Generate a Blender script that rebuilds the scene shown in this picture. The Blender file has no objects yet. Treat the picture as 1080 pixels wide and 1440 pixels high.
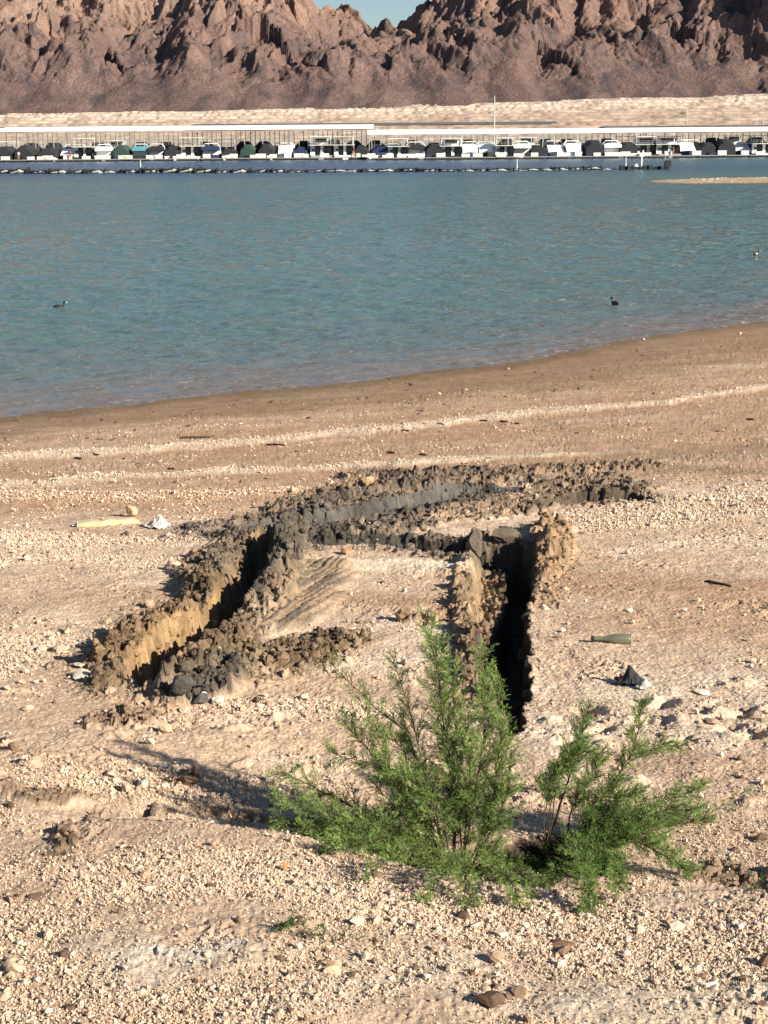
import bpy, math, random
import numpy as np
from mathutils import Matrix, Vector

rng = np.random.default_rng(7)
random.seed(7)
scene = bpy.context.scene
col = scene.collection

# ------------------------------------------------------------------ camera, sky, sun, exposure
F = 2163.0
PITCH = math.radians(13.6)
ROLL = math.radians(0.45)
CAMZ = 4.0
_fw = np.array([0, math.cos(PITCH), -math.sin(PITCH)])
_u0 = np.array([0, math.sin(PITCH), math.cos(PITCH)])
_r0 = np.array([1.0, 0, 0])
_rt = _r0 * math.cos(ROLL) - _u0 * math.sin(ROLL)
_up = _u0 * math.cos(ROLL) + _r0 * math.sin(ROLL)
cd = bpy.data.cameras.new('camera')
cam = bpy.data.objects.new('camera', cd)
col.objects.link(cam)
m = Matrix.Identity(4)
for i in range(3):
    m[i][0] = _rt[i]; m[i][1] = _up[i]; m[i][2] = -_fw[i]
m[2][3] = CAMZ
cam.matrix_world = m
cd.sensor_fit = 'VERTICAL'
cd.sensor_height = 24.0
cd.lens = F / 1440.0 * 24.0
cd.clip_start = 0.1
cd.clip_end = 6000
scene.camera = cam

SUN_EL = math.radians(27)
SUN_AZ = math.radians(-36)          # measured from +X, negative = behind the camera
sdir = Vector((math.cos(SUN_AZ) * math.cos(SUN_EL), math.sin(SUN_AZ) * math.cos(SUN_EL), math.sin(SUN_EL)))
w = bpy.data.worlds.new('World')
scene.world = w
w.use_nodes = True
nt = w.node_tree
sky = nt.nodes.new('ShaderNodeTexSky')
sky.sky_type = 'NISHITA'
sky.sun_disc = False
sky.sun_elevation = SUN_EL
sky.sun_rotation = math.atan2(sdir.x, sdir.y)
sky.air_density = 1.0
sky.dust_density = 0.15
sky.ozone_density = 3.0
bg = nt.nodes['Background']
bg.inputs['Strength'].default_value = 0.05
nt.links.new(sky.outputs[0], bg.inputs[0])
sl = bpy.data.lights.new('sun', 'SUN')
sl.energy = 5.0
sl.angle = math.radians(0.5)
sl.color = (1.0, 0.90, 0.765)
sun = bpy.data.objects.new('sun', sl)
sun.rotation_euler = sdir.to_track_quat('Z', 'Y').to_euler()
col.objects.link(sun)
scene.view_settings.view_transform = 'Standard'
scene.view_settings.look = 'None'
scene.view_settings.gamma = 1.0
scene.view_settings.exposure = 0.9

# ------------------------------------------------------------------ helpers
def project(x, y, z):
    dz = z - CAMZ
    zc = y * _fw[1] + dz * _fw[2]
    xc = x * _rt[0] + y * _rt[1] + dz * _rt[2]
    yc = x * _up[0] + y * _up[1] + dz * _up[2]
    return 540 + F * xc / zc, 720 - F * yc / zc

def ray(px, py):
    d = _fw * F + _rt * (px - 540) - _up * (py - 720)
    return d / d[1]                       # unit step in Y

def onplane(px, py, z):
    d = ray(px, py)
    t = (z - CAMZ) / d[2]
    return d[0] * t, d[1] * t

def at(px, py, Y):
    d = ray(px, py) * Y
    return np.array([d[0], Y, CAMZ + d[2]])

def sstep(a, b, x):
    t = np.clip((x - a) / (b - a), 0, 1)
    return t * t * (3 - 2 * t)

def _hash(ix, iy, seed):
    h = (ix.astype(np.int64) * 374761393 + iy.astype(np.int64) * 668265263 + seed * 1442695041) & 0xFFFFFFFF
    h = ((h ^ (h >> 13)) * 1274126177) & 0xFFFFFFFF
    return (h ^ (h >> 16)) & 0xFFFF

def pnoise(x, y, seed=0):
    x0 = np.floor(x); y0 = np.floor(y)
    fx = x - x0; fy = y - y0
    u = fx * fx * fx * (fx * (fx * 6 - 15) + 10); v = fy * fy * fy * (fy * (fy * 6 - 15) + 10)
    def g(ix, iy, dx, dy):
        a = _hash(ix, iy, seed) * (2 * math.pi / 65536)
        return np.cos(a) * dx + np.sin(a) * dy
    n00 = g(x0, y0, fx, fy); n10 = g(x0 + 1, y0, fx - 1, fy)
    n01 = g(x0, y0 + 1, fx, fy - 1); n11 = g(x0 + 1, y0 + 1, fx - 1, fy - 1)
    a = n00 + u * (n10 - n00); b = n01 + u * (n11 - n01)
    return (a + v * (b - a)) * 1.5

def fbm(x, y, s, octv=4, seed=0, gain=0.5, ridged=False, lac=2.03):
    r = np.zeros_like(x, dtype=float); a = 1.0; tot = 0
    f = 1.0 / s
    for k in range(octv):
        n = pnoise(x * f + 17.3 * k, y * f - 9.1 * k, seed + k)
        if ridged: n = 1 - 2 * np.abs(n)
        r += a * n; tot += a
        a *= gain; f *= lac
    return r / tot

def facet(x, y, s, seed=0, tilt=1.0, off=.5):
    """broken angular blocks: every jittered cell is a plane of its own tilt and height"""
    X_ = x / s; Y_ = y / s; ix = np.floor(X_); iy = np.floor(Y_)
    best = np.full(np.shape(x), 9.0); out = np.zeros(np.shape(x))
    for a in (-1, 0, 1):
        for b in (-1, 0, 1):
            cx, cy = ix + a, iy + b
            h1 = _hash(cx, cy, seed) / 65536.0; h2 = _hash(cx, cy, seed + 5) / 65536.0
            dx = X_ - cx - h1; dy = Y_ - cy - h2; d = dx * dx + dy * dy
            an = _hash(cx, cy, seed + 9) * (2 * math.pi / 65536); o_ = _hash(cx, cy, seed + 13) / 65536.0 - .5
            v = tilt * (np.cos(an) * dx + np.sin(an) * dy) + off * o_
            k = d < best
            best = np.where(k, d, best); out = np.where(k, v, out)
    return out

def link(o, parent=None):
    col.objects.link(o)
    if parent is not None: o.parent = parent
    return o

def tag(o, label=None, cat=None, group=None, kind=None):
    if label: o['label'] = label
    if cat: o['category'] = cat
    if group: o['group'] = group
    if kind: o['kind'] = kind
    return o

def empty(name, loc=(0, 0, 0), rz=0.0):
    o = bpy.data.objects.new(name, None)
    o.empty_display_size = 0.2
    o.location = loc; o.rotation_euler = (0, 0, rz)
    return link(o)

def fastmesh(name, V, Fc, mat, parent=None, smooth=True, colors=None):
    V = np.asarray(V, dtype=np.float32); Fc = np.asarray(Fc, dtype=np.int32)
    me = bpy.data.meshes.new(name)
    n = Fc.shape[1]
    me.vertices.add(len(V)); me.vertices.foreach_set('co', V.ravel())
    me.loops.add(Fc.size); me.loops.foreach_set('vertex_index', Fc.ravel())
    me.polygons.add(len(Fc)); me.polygons.foreach_set('loop_start', np.arange(0, Fc.size, n, dtype=np.int32))
    me.polygons.foreach_set('loop_total', np.full(len(Fc), n, dtype=np.int32))
    me.polygons.foreach_set('use_smooth', np.full(len(Fc), smooth, dtype=bool))
    if colors is not None:
        ca = me.color_attributes.new('Col', 'FLOAT_COLOR', 'POINT')
        c4 = np.ones((len(V), 4), dtype=np.float32); c4[:, :3] = colors
        ca.data.foreach_set('color', c4.ravel())
    me.update(); me.validate()
    me.materials.append(mat)
    return link(bpy.data.objects.new(name, me), parent)

class MB:
    """collects shapes into one mesh"""
    def __init__(s): s.v = []; s.f = []
    def add(s, vs, fs):
        o = len(s.v); s.v += [tuple(map(float, p)) for p in vs]; s.f += [tuple(i + o for i in f) for f in fs]; return s
    def box(s, c, d, rz=0.0, taper=1.0):
        cx, cy, cz = c; dx, dy, dz = d[0] / 2, d[1] / 2, d[2] / 2
        vs = []
        for z, t in ((-dz, 1), (dz, taper)):
            for a, b in ((-1, -1), (1, -1), (1, 1), (-1, 1)):
                x, y = a * dx * t, b * dy * t
                vs.append((cx + x * math.cos(rz) - y * math.sin(rz), cy + x * math.sin(rz) + y * math.cos(rz), cz + z))
        return s.add(vs, [(3, 2, 1, 0), (4, 5, 6, 7), (0, 1, 5, 4), (1, 2, 6, 5), (2, 3, 7, 6), (3, 0, 4, 7)])
    def prism(s, pts, y0, y1):
        """pts: (x,z) outline extruded along y"""
        n = len(pts)
        vs = [(p[0], y0, p[1]) for p in pts] + [(p[0], y1, p[1]) for p in pts]
        fs = [tuple(range(n)), tuple(range(2 * n - 1, n - 1, -1))]
        for i in range(n):
            j = (i + 1) % n; fs.append((j, i, n + i, n + j))
        return s.add(vs, fs)
    def tube(s, pts, rad, n=6, sq=1.0):
        pts = [np.array(p, float) for p in pts]
        if not hasattr(rad, '__len__'): rad = [rad] * len(pts)
        vs = []; fs = []
        for i, p in enumerate(pts):
            t = pts[min(i + 1, len(pts) - 1)] - pts[max(i - 1, 0)]
            t /= (np.linalg.norm(t) + 1e-9)
            up = np.array([0, 0, 1.0]) if abs(t[2]) < 0.95 else np.array([0, 1.0, 0])
            a = np.cross(t, up); a /= np.linalg.norm(a); b = np.cross(a, t)
            for k in range(n):
                an = 2 * math.pi * k / n
                vs.append(p + a * math.cos(an) * rad[i] + b * math.sin(an) * rad[i] * sq)
        for i in range(len(pts) - 1):
            for k in range(n):
                k2 = (k + 1) % n
                fs.append((i * n + k, i * n + k2, (i + 1) * n + k2, (i + 1) * n + k))
        fs.append(tuple(range(n - 1, -1, -1))); fs.append(tuple((len(pts) - 1) * n + k for k in range(n)))
        return s.add(vs, fs)
    def build(s, name, mat, parent=None, smooth=False, bevel=0.0, disp=None):
        me = bpy.data.meshes.new(name)
        me.from_pydata(s.v, [], s.f); me.update()
        if smooth:
            me.polygons.foreach_set('use_smooth', [True] * len(me.polygons))
        me.materials.append(mat)
        o = link(bpy.data.objects.new(name, me), parent)
        if bevel:
            b = o.modifiers.new('bevel', 'BEVEL'); b.width = bevel; b.segments = 2
        return o

def newmat(name):
    mt = bpy.data.materials.new(name); mt.use_nodes = True
    n = mt.node_tree
    return mt, n, n.nodes['Principled BSDF']

def N(n, typ, **kw):
    x = n.nodes.new(typ)
    for k, v in kw.items():
        if k in x.inputs: x.inputs[k].default_value = v
        else: setattr(x, k, v)
    return x

def simple(name, c, rough=0.6, var=0.15, scale=6.0, metal=0.0, bump=0.0, spec=0.4):
    mt, n, b = newmat(name)
    tc = N(n, 'ShaderNodeTexCoord'); nz = N(n, 'ShaderNodeTexNoise', Scale=scale, Detail=6.0)
    n.links.new(tc.outputs['Object'], nz.inputs['Vector'])
    mx = N(n, 'ShaderNodeMix', data_type='RGBA')
    mx.inputs[6].default_value = tuple(v * (1 - var) for v in c) + (1,)
    mx.inputs[7].default_value = tuple(min(1, v * (1 + var)) for v in c) + (1,)
    n.links.new(nz.outputs[0], mx.inputs[0]); n.links.new(mx.outputs[2], b.inputs['Base Color'])
    b.inputs['Roughness'].default_value = rough; b.inputs['Metallic'].default_value = metal
    b.inputs['Specular IOR Level'].default_value = spec
    if bump:
        bp = N(n, 'ShaderNodeBump', Strength=0.8, Distance=bump)
        n.links.new(nz.outputs[0], bp.inputs['Height']); n.links.new(bp.outputs[0], b.inputs['Normal'])
    return mt

def vcol_mat(name, rough=0.9, fine=60.0, bumpd=0.004, varlo=0.72, varhi=1.25, vor=None, spec=0.2, mid=7.0):
    mt, n, b = newmat(name)
    vc = N(n, 'ShaderNodeVertexColor', layer_name='Col')
    tc = N(n, 'ShaderNodeTexCoord')
    n1 = N(n, 'ShaderNodeTexNoise', Scale=fine, Detail=8.0, Roughness=0.65)
    n2 = N(n, 'ShaderNodeTexNoise', Scale=mid, Detail=6.0, Roughness=0.6)
    for q in (n1, n2): n.links.new(tc.outputs['Object'], q.inputs['Vector'])
    m1 = N(n, 'ShaderNodeMapRange'); m1.inputs[1].default_value = .3; m1.inputs[2].default_value = .7
    m1.inputs[3].default_value = varlo; m1.inputs[4].default_value = varhi
    m2 = N(n, 'ShaderNodeMapRange'); m2.inputs[1].default_value = .3; m2.inputs[2].default_value = .7
    m2.inputs[3].default_value = 0.88; m2.inputs[4].default_value = 1.12
    n.links.new(n1.outputs[0], m1.inputs[0]); n.links.new(n2.outputs[0], m2.inputs[0])
    mu = N(n, 'ShaderNodeMath', operation='MULTIPLY')
    n.links.new(m1.outputs[0], mu.inputs[0]); n.links.new(m2.outputs[0], mu.inputs[1])
    mx = N(n, 'ShaderNodeVectorMath', operation='SCALE')
    n.links.new(vc.outputs[0], mx.inputs[0]); n.links.new(mu.outputs[0], mx.inputs['Scale'])
    n.links.new(mx.outputs[0], b.inputs['Base Color'])
    b.inputs['Roughness'].default_value = rough
    b.inputs['Specular IOR Level'].default_value = spec
    h = n1.outputs[0]
    if vor:
        v = N(n, 'ShaderNodeTexVoronoi', Scale=vor); n.links.new(tc.outputs['Object'], v.inputs['Vector'])
        ad = N(n, 'ShaderNodeMath', operation='SUBTRACT'); n.links.new(n1.outputs[0], ad.inputs[0]); n.links.new(v.outputs[0], ad.inputs[1]); h = ad.outputs[0]
    bp = N(n, 'ShaderNodeBump', Strength=1.0, Distance=bumpd)
    n.links.new(h, bp.inputs['Height']); n.links.new(bp.outputs[0], b.inputs['Normal'])
    return mt

# ------------------------------------------------------------------ ground shape
SHORE_PX = [(0, 586), (130, 573), (300, 553), (450, 541), (600, 523), (700, 513), (800, 495), (900, 474), (1000, 460), (1080, 452)]
_sh = np.array([onplane(a, b, 0.0) for a, b in SHORE_PX])
_sx = np.concatenate([[-60, -20], _sh[:, 0], [16, 30, 80]])
_sy = np.concatenate([[_sh[0, 1] - 9, _sh[0, 1] - 4.5], _sh[:, 1], [_sh[-1, 1] + 9, _sh[-1, 1] + 14, _sh[-1, 1] + 22]])
def shoreY(x): return np.interp(x, _sx, _sy)

LIP_PX = [(-260, 1185), (0, 1170), (150, 1150), (260, 1150), (400, 1168), (560, 1212), (700, 1245), (860, 1258), (1010, 1254), (1080, 1250), (1300, 1245)]
BANKZ = 1.32
_lp = np.array([onplane(a, b, BANKZ) for a, b in LIP_PX])
_lh = np.array([0.03, 0.04, 0.12, 0.17, 0.21, 0.22, 0.20, 0.16, 0.15, 0.13, 0.10])
def lipY(x): return np.interp(x, _lp[:, 0], _lp[:, 1])
def lipH(x): return np.interp(x, _lp[:, 0], _lh)

def base(x, y):
    x = np.asarray(x, float); y = np.asarray(y, float)
    ys = shoreY(x); ly = lipY(x); lh = lipH(x)
    u = (ys - y) / (ys - 9.0)
    z1 = np.where(u > 0, 0.95 * np.maximum(u, 0) ** 1.15, -0.09 * np.minimum(y - ys, 22))
    z2 = 0.95 + (BANKZ - lh - 0.95) * (9.0 - y) / (9.0 - ly)
    z = np.where(y > 9, z1, z2)
    bank = BANKZ + (ly - y) * 0.115
    return np.where(y < ly, bank, z)

def P(px, py):
    d = ray(px, py)
    lo, hi = 2.5, 200.0
    for _ in range(40):
        mid = (lo + hi) / 2
        if CAMZ + d[2] * mid > base(d[0] * mid, mid): lo = mid
        else: hi = mid
    return d[0] * lo, lo

# adaptive grid: fine inside the view, coarse beside and behind it
COLS = 940
yr = np.concatenate([np.linspace(-14, 2.6, 22), np.geomspace(2.8, 6.4, 330)[:-1], np.geomspace(6.4, 15.5, 860)[:-1], np.geomspace(15.5, 60, 270)])
uc = np.linspace(-1, 1, COLS)
ext = 1 + np.cumsum(np.geomspace(0.004, 1.6, 46))
ug = np.concatenate([-ext[::-1], uc, ext])
def hw_of(y): return 0.285 * np.maximum(y, 2.8) + 0.35
YY = np.repeat(yr[:, None], len(ug), 1)
XX = ug[None, :] * hw_of(yr)[:, None]
ZZ = base(XX, YY)
PXg, PYg = project(XX, np.maximum(YY, 0.5), ZZ)
fine = np.abs(ug)[None, :] * np.ones_like(YY) <= 1.6
fine &= (YY > 2.4)
idx_f = np.nonzero(fine.ravel())[0]
xf = XX.ravel()[idx_f]; yf = YY.ravel()[idx_f]; zf = ZZ.ravel()[idx_f].copy()
# domain warp for ragged edges of every stroke
wx = 0.05 * fbm(xf, yf, 0.22, 3, 11); wy = 0.05 * fbm(xf, yf, 0.22, 3, 12)
wx2 = 0.25 * fbm(xf, yf, 1.3, 3, 13); wy2 = 0.25 * fbm(xf, yf, 1.3, 3, 14)

def stroke(pts, warp=1.0, warp2=0.0, ystretch=1.0):
    """pts: (px, py, value...) on the ground. returns index subset, distance, side, interpolated values"""
    W = np.array([P(p[0], p[1]) for p in pts]); vals = np.array([p[2:] for p in pts], float)
    mg = 1.6
    sel = np.nonzero((xf > W[:, 0].min() - mg) & (xf < W[:, 0].max() + mg) & (yf > W[:, 1].min() - mg) & (yf < W[:, 1].max() + mg))[0]
    x = xf[sel] + wx[sel] * warp + wx2[sel] * warp2; y = yf[sel] + wy[sel] * warp + wy2[sel] * warp2
    best = np.full(len(sel), 1e9); side = np.zeros(len(sel)); out = np.zeros((len(sel), vals.shape[1]))
    for i in range(len(W) - 1):
        a, b = W[i], W[i + 1]; d = b - a; L2 = d @ d + 1e-12
        t = np.clip(((x - a[0]) * d[0] + (y - a[1]) * d[1]) / L2, 0, 1)
        qx = x - a[0] - t * d[0]; qy = y - a[1] - t * d[1]
        dd = np.hypot(qx, qy)
        k = dd < best
        best[k] = dd[k]; side[k] = np.sign(d[0] * qy - d[1] * qx)[k]
        out[k] = vals[i] + t[k, None] * (vals[i + 1] - vals[i])
    return sel, best, side, out

colf = np.zeros((len(xf), 3))
def setc(sel, w, c, ns=0.0):
    c = np.array(c)
    colf[sel] = colf[sel] * (1 - w[:, None]) + c * w[:, None]

SAND = (.55, .405, .285); PALE = (.72, .60, .465); RED = (.42, .265, .165); WET = (.17, .115, .065)
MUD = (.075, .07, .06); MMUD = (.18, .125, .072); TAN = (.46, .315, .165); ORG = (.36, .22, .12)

pxf = PXg.ravel()[idx_f]; pyf = PYg.ravel()[idx_f]
ysf = shoreY(xf); dsh = ysf - yf
n_big = fbm(xf, yf, 2.2, 4, 21); n_str = fbm(xf * 0.25, yf * 1.1 - xf * 0.25, 0.6, 5, 22); n_mid = fbm(xf, yf, 0.5, 4, 23); n_sm = fbm(xf, yf, 0.09, 3, 24)
colf[:] = SAND
allsel = np.arange(len(xf))
setc(allsel, np.clip(sstep(0.0, .5, n_big + .4 * n_mid) * .55, 0, 1), PALE)
setc(allsel, np.clip(sstep(0.08, .5, -n_big + .4 * n_mid) * .35, 0, 1), RED)
# bands along the old water lines (relative position between trench zone and shore)
t_sh = dsh / (ysf - 9.0)
far = sstep(0.22, 0.40, 1 - t_sh)
setc(allsel, far * sstep(-.2, .3, n_str) * .7, RED)
setc(allsel, far * sstep(.05, .4, -n_str) * .75, PALE)
setc(allsel, far * sstep(.15, .5, fbm(xf, yf, .8, 4, 29)) * .45, (.26, .18, .11))
wide = np.interp(xf, [-6, 0, 4, 8], [3.4, 4.4, 6.0, 7.5])
wetm = sstep(1.15, .6, (dsh + 1.1 * n_big + .9 * fbm(xf * .3, yf, .7, 4, 34)) / wide)
setc(allsel, wetm * .85, (.255, .165, .095))
setc(allsel, sstep(1.6, .1, dsh + .6 * n_mid + .3 * n_str) * .9, WET)
setc(allsel, sstep(0.0, -0.3, dsh), (.12, .10, .07))
setc(allsel, far * (1 - wetm) * .7, (.40, .25, .15))
# broad relief
zf += 0.022 * n_big * sstep(0, 2, dsh) + 0.012 * n_mid * sstep(.5, 3, dsh) 
zf += 0.010 * fbm(xf, yf, 0.2, 3, 31) * sstep(1.2, 4, dsh)
zf += far * 0.018 * np.maximum(fbm(xf * .5, yf * 1.0 - xf * .2, .45, 3, 33), 0) * sstep(2, 4, dsh)
zf += 0.006 * fbm(xf, yf, .07, 2, 35) * sstep(1.5, 4, dsh)
pebd = np.full(len(xf), 0.5)          # pebble density
pebd *= 0.06 + 1.9 * sstep(-.2, .5, fbm(xf, yf, .7, 5, 41, .6))
pebd *= 1 - .8 * wetm
mudm = np.zeros(len(xf))
clodd = np.zeros(len(xf))             # mud clod density

def band(pts, c, k=.9, soft=.35, peb=None, dz=0.0, w2=.5, ragged=.5):
    """pts (px,py,halfwidth m)"""
    sel, d, sd, v = stroke(pts, 1.0, w2)
    w = 1 - sstep(1 - soft, 1 + soft, d / (v[:, 0] + 1e-6) + ragged * .35 * n_mid[sel] * 2)
    if c is not None: setc(sel, w * k * np.clip(.75 + .6 * n_sm[sel] + .5 * n_mid[sel], .2, 1), c)
    if peb is not None: pebd[sel] = pebd[sel] * (1 - w) + peb * w
    if dz: zf[sel] += w * dz
    return sel, w

# pale gravel strand lines between the ruts and the water
band([(-60, 646, .28), (200, 634, .26), (400, 617, .26), (560, 603, .2), (760, 580, .3), (940, 566, .12), (1120, 540, .25)], PALE, .9, peb=1.3, dz=.035, w2=.9, ragged=1.2)
band([(-60, 684, .35), (60, 682, .2), (120, 674, .3), (230, 672, .14), (330, 662, .25), (440, 662, .1), (520, 654, .16), (640, 650, .1)], PALE, .85, peb=1.3, dz=.02, w2=1.2, ragged=1.4)
band([(560, 655, .14), (660, 645, .16), (780, 640, .12), (900, 636, .1)], (.62, .52, .38), .95, dz=.02)
band([(300, 640, .18), (480, 628, .22), (700, 610, .25), (900, 600, .3), (1100, 590, .3)], ORG, .45)
band([(-40, 700, .35), (120, 700, .35), (260, 700, .3), (420, 690, .2)], RED, .75, peb=1.6, dz=.02)
band([(880, 640, .3), (980, 640, .5), (1120, 630, .6)], (.27, .20, .13), .7)
band([(700, 660, .2), (830, 650, .3), (960, 660, .25), (1100, 665, .2)], (.24, .17, .1), .75, peb=.4)
band([(830, 735, .45), (940, 720, .5), (1100, 700, .6)], PALE, .6, peb=2.2)
band([(880, 775, .18), (980, 765, .2), (1100, 765, .25)], PALE, .8, peb=1.3)
band([(800, 830, .25), (900, 815, .35), (1100, 830, .4)], RED, .62, peb=.25)
band([(860, 870, .3), (1000, 870, .35), (1100, 875, .35)], (.44, .28, .17), .6, peb=.3)
band([(-20, 760, .35), (120, 765, .3), (270, 760, .2)], PALE, .6, peb=1.8)
band([(0, 790, .25), (120, 782, .22), (230, 795, .2)], PALE, .5, peb=2.0)
band([(100, 745, .1), (220, 765, .1)], RED, .6)
band([(20, 850, .3), (130, 830, .25), (220, 830, .15)], RED, .3, peb=.2)
band([(-20, 940, .3), (60, 915, .35), (120, 925, .2)], PALE, .6, peb=2.0)
band([(480, 800, .14), (560, 797, .2), (630, 805, .14)], (.66, .53, .39), 1, peb=.05, dz=.03, w2=.15)
band([(500, 840, .14), (580, 845, .2), (630, 850, .1)], RED, .6, peb=.1, w2=.15)
band([(470, 940, .12), (560, 930, .2), (640, 960, .15)], PALE, .4, peb=.6)
band([(330, 995, .12), (420, 990, .15), (520, 1000, .15)], PALE, .9, peb=2.6)
band([(250, 1050, .18), (360, 1040, .2), (520, 1045, .22)], (.52, .36, .24), .7, peb=.1)
band([(160, 1100, .25), (330, 1110, .2)], (.48, .33, .22), .4, peb=1.3)
band([(780, 990, .2), (900, 1015, .25), (1080, 1010, .25)], (.52, .39, .28), .7, peb=.5)
band([(900, 1070, .2), (1000, 1080, .25), (1100, 1080, .25)], (.45, .29, .19), .7, peb=.2)
# foreground bank
band([(400, 1230, .15), (560, 1280, .2), (760, 1310, .25), (950, 1340, .3), (1120, 1350, .4)], PALE, .65, peb=3.4, w2=.2)
band([(150, 1230, .2), (300, 1230, .25), (450, 1240, .2)], PALE, .35, peb=1.6, w2=.2)
band([(160, 1375, .12), (240, 1350, .1), (300, 1330, .08)], (.60, .54, .45), .8, peb=1.7, w2=.1)
band([(350, 1430, .1), (480, 1385, .14), (600, 1360, .12)], (.64, .55, .43), .6, peb=.6, w2=.1)
band([(-40, 1300, .3), (100, 1400, .3), (300, 1420, .3)], (.48, .345, .225), .5, peb=.9, w2=.1)

# ------------------------------------------------------------------ wheel ruts
lump = fbm(xf, yf, .16, 4, 51, .55); lumpr = fbm(xf, yf, .11, 3, 52, .55, True)
rib = np.zeros(len(xf))
def rut(pts, rim=(0.1, 0.1), rimw=.16, mud=MMUD, muddy=.9, wall=.22, floor=MUD):
    """pts (px,py,halfwidth,depth); rim = heights left/right"""
    sel, d, sd, v = stroke(pts, 1.15)
    hw, dp = v[:, 0], v[:, 1]
    s = d / hw
    k = 1 - sstep(1 - wall, 1 + wall * .3, s)
    rh = np.where(sd > 0, rim[0], rim[1])
    r = np.exp(-((d - hw - rimw * .8) / rimw) ** 2) * sstep(.9, 1.1, s)
    dfac = np.clip(dp / .2, 0, 1)
    hgt = rh * dfac * r * .7 * (.75 + 1.1 * lump[sel] + .5 * lumpr[sel])
    zf[sel] += hgt * (1 - k)
    zf[sel] += -dp * k + .03 * k * lump[sel]
    rm = np.clip(r * 1.25 * dfac * (rh > .01) * (.7 + 1.2 * n_mid[sel]), 0, 1) * (1 - k)
    setc(sel, np.clip(rm * muddy, 0, 1), mud)
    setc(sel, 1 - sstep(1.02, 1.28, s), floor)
    ring = np.exp(-((s - .98) / .22) ** 2) * dfac
    mudm[sel] = np.maximum(mudm[sel], np.clip(np.clip(rm * 1.2, 0, 1) * (1 - k) + .4 * k + .8 * ring, 0, 1))
    clodd[sel] += .55 * ring
    pebd[sel] *= (1 - np.clip(k + rm, 0, 1) * .9)
    clodd[sel] += rm * 1.0 * (rh / .1) + .25 * k
    return sel, d, sd, v, k, rm

def heap(pts, c, k=.95, lumps=1.0, clods=.8, soft=.5):
    """raised lumpy spoil; pts (px,py,halfwidth,height)"""
    sel, d, sd, v = stroke(pts, 1.2, .15)
    w = 1 - sstep(1 - soft, 1.15, d / v[:, 0])
    zf[sel] += .55 * w * v[:, 1] * (.7 + lumps * (1.1 * lump[sel] + .45 * lumpr[sel]))
    ww = np.clip(w * 1.5 * (.75 + .9 * n_mid[sel] + .6 * n_sm[sel]), 0, 1)
    if c is not None: setc(sel, ww * k, c)
    pebd[sel] *= (1 - ww * .85)
    mudm[sel] = np.maximum(mudm[sel], np.clip(ww * 1.1, 0, 1))
    clodd[sel] += w * clods
    return sel, w

# brown churned ground round the ruts
for pp_, cc_ in (([(150, 930, .35), (260, 860, .4), (330, 790, .35), (400, 745, .35)], (.30, .205, .12)), ([(400, 735, .5), (520, 715, .5), (680, 700, .55), (820, 700, .45), (900, 700, .2)], (.25, .17, .105)),
                 ([(250, 960, .2), (350, 930, .3), (480, 900, .2)], (.31, .215, .13)), ([(650, 790, .16), (655, 900, .17), (670, 1000, .15)], (.36, .25, .15)), ([(770, 740, .2), (775, 800, .2), (765, 850, .1)], (.34, .23, .135)),
                 ([(400, 850, .2), (385, 790, .2), (440, 760, .2), (560, 752, .2)], (.15, .125, .09))):
    s_, w_ = band(pp_, cc_, .85, .5, peb=.15, ragged=1.0)
    mudm[s_] = np.maximum(mudm[s_], .45 * w_); clodd[s_] += .28 * w_
# spoil first, ruts cut into it afterwards
heap([(290, 905, .22, .05), (335, 942, .36, .09), (410, 922, .38, .04), (480, 900, .26, .015)], MMUD, .9)
heap([(250, 985, .16, .12), (285, 970, .22, .15), (330, 950, .15, .10)], (.085, .078, .065), .95)
heap([(150, 935, .16, .10), (190, 915, .22, .14), (250, 870, .15, .08)], ORG, .95)
heap([(270, 800, .2, .06), (300, 840, .22, .09), (290, 780, .15, .06)], (.30, .22, .14), .8)
heap([(400, 845, .12, .07), (405, 800, .14, .09), (400, 765, .16, .10)], (.13, .115, .09), .9)
heap([(420, 760, .14, .07), (480, 757, .22, .10), (540, 750, .22, .09), (590, 740, .2, .05)], (.12, .105, .08), .9)
heap([(560, 735, .22, .05), (640, 728, .28, .05), (720, 722, .25, .04), (760, 715, .22, .06)], (.30, .21, .13), .8)
heap([(780, 740, .15, .08), (780, 775, .17, .12), (765, 810, .12, .07)], (.33, .22, .13), .95)
heap([(655, 790, .08, .06), (655, 840, .09, .08), (660, 900, .1, .09), (665, 960, .1, .06)], (.27, .19, .115), .85, clods=.4)
heap([(500, 672, .25, .07), (580, 672, .35, .10), (660, 668, .35, .11), (740, 680, .25, .07)], (.17, .14, .10), .85)
heap([(780, 685, .3, .08), (850, 680, .35, .10), (900, 690, .2, .05)], (.20, .15, .10), .8)
heap([(600, 880, .05, .04), (575, 875, .06, .05), (640, 870, .08, .04)], ORG, .8)
heap([(640, 700, .1, .02), (740, 660, .3, .03), (900, 655, .3, .03)], (.27, .19, .12), .6)
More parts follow.
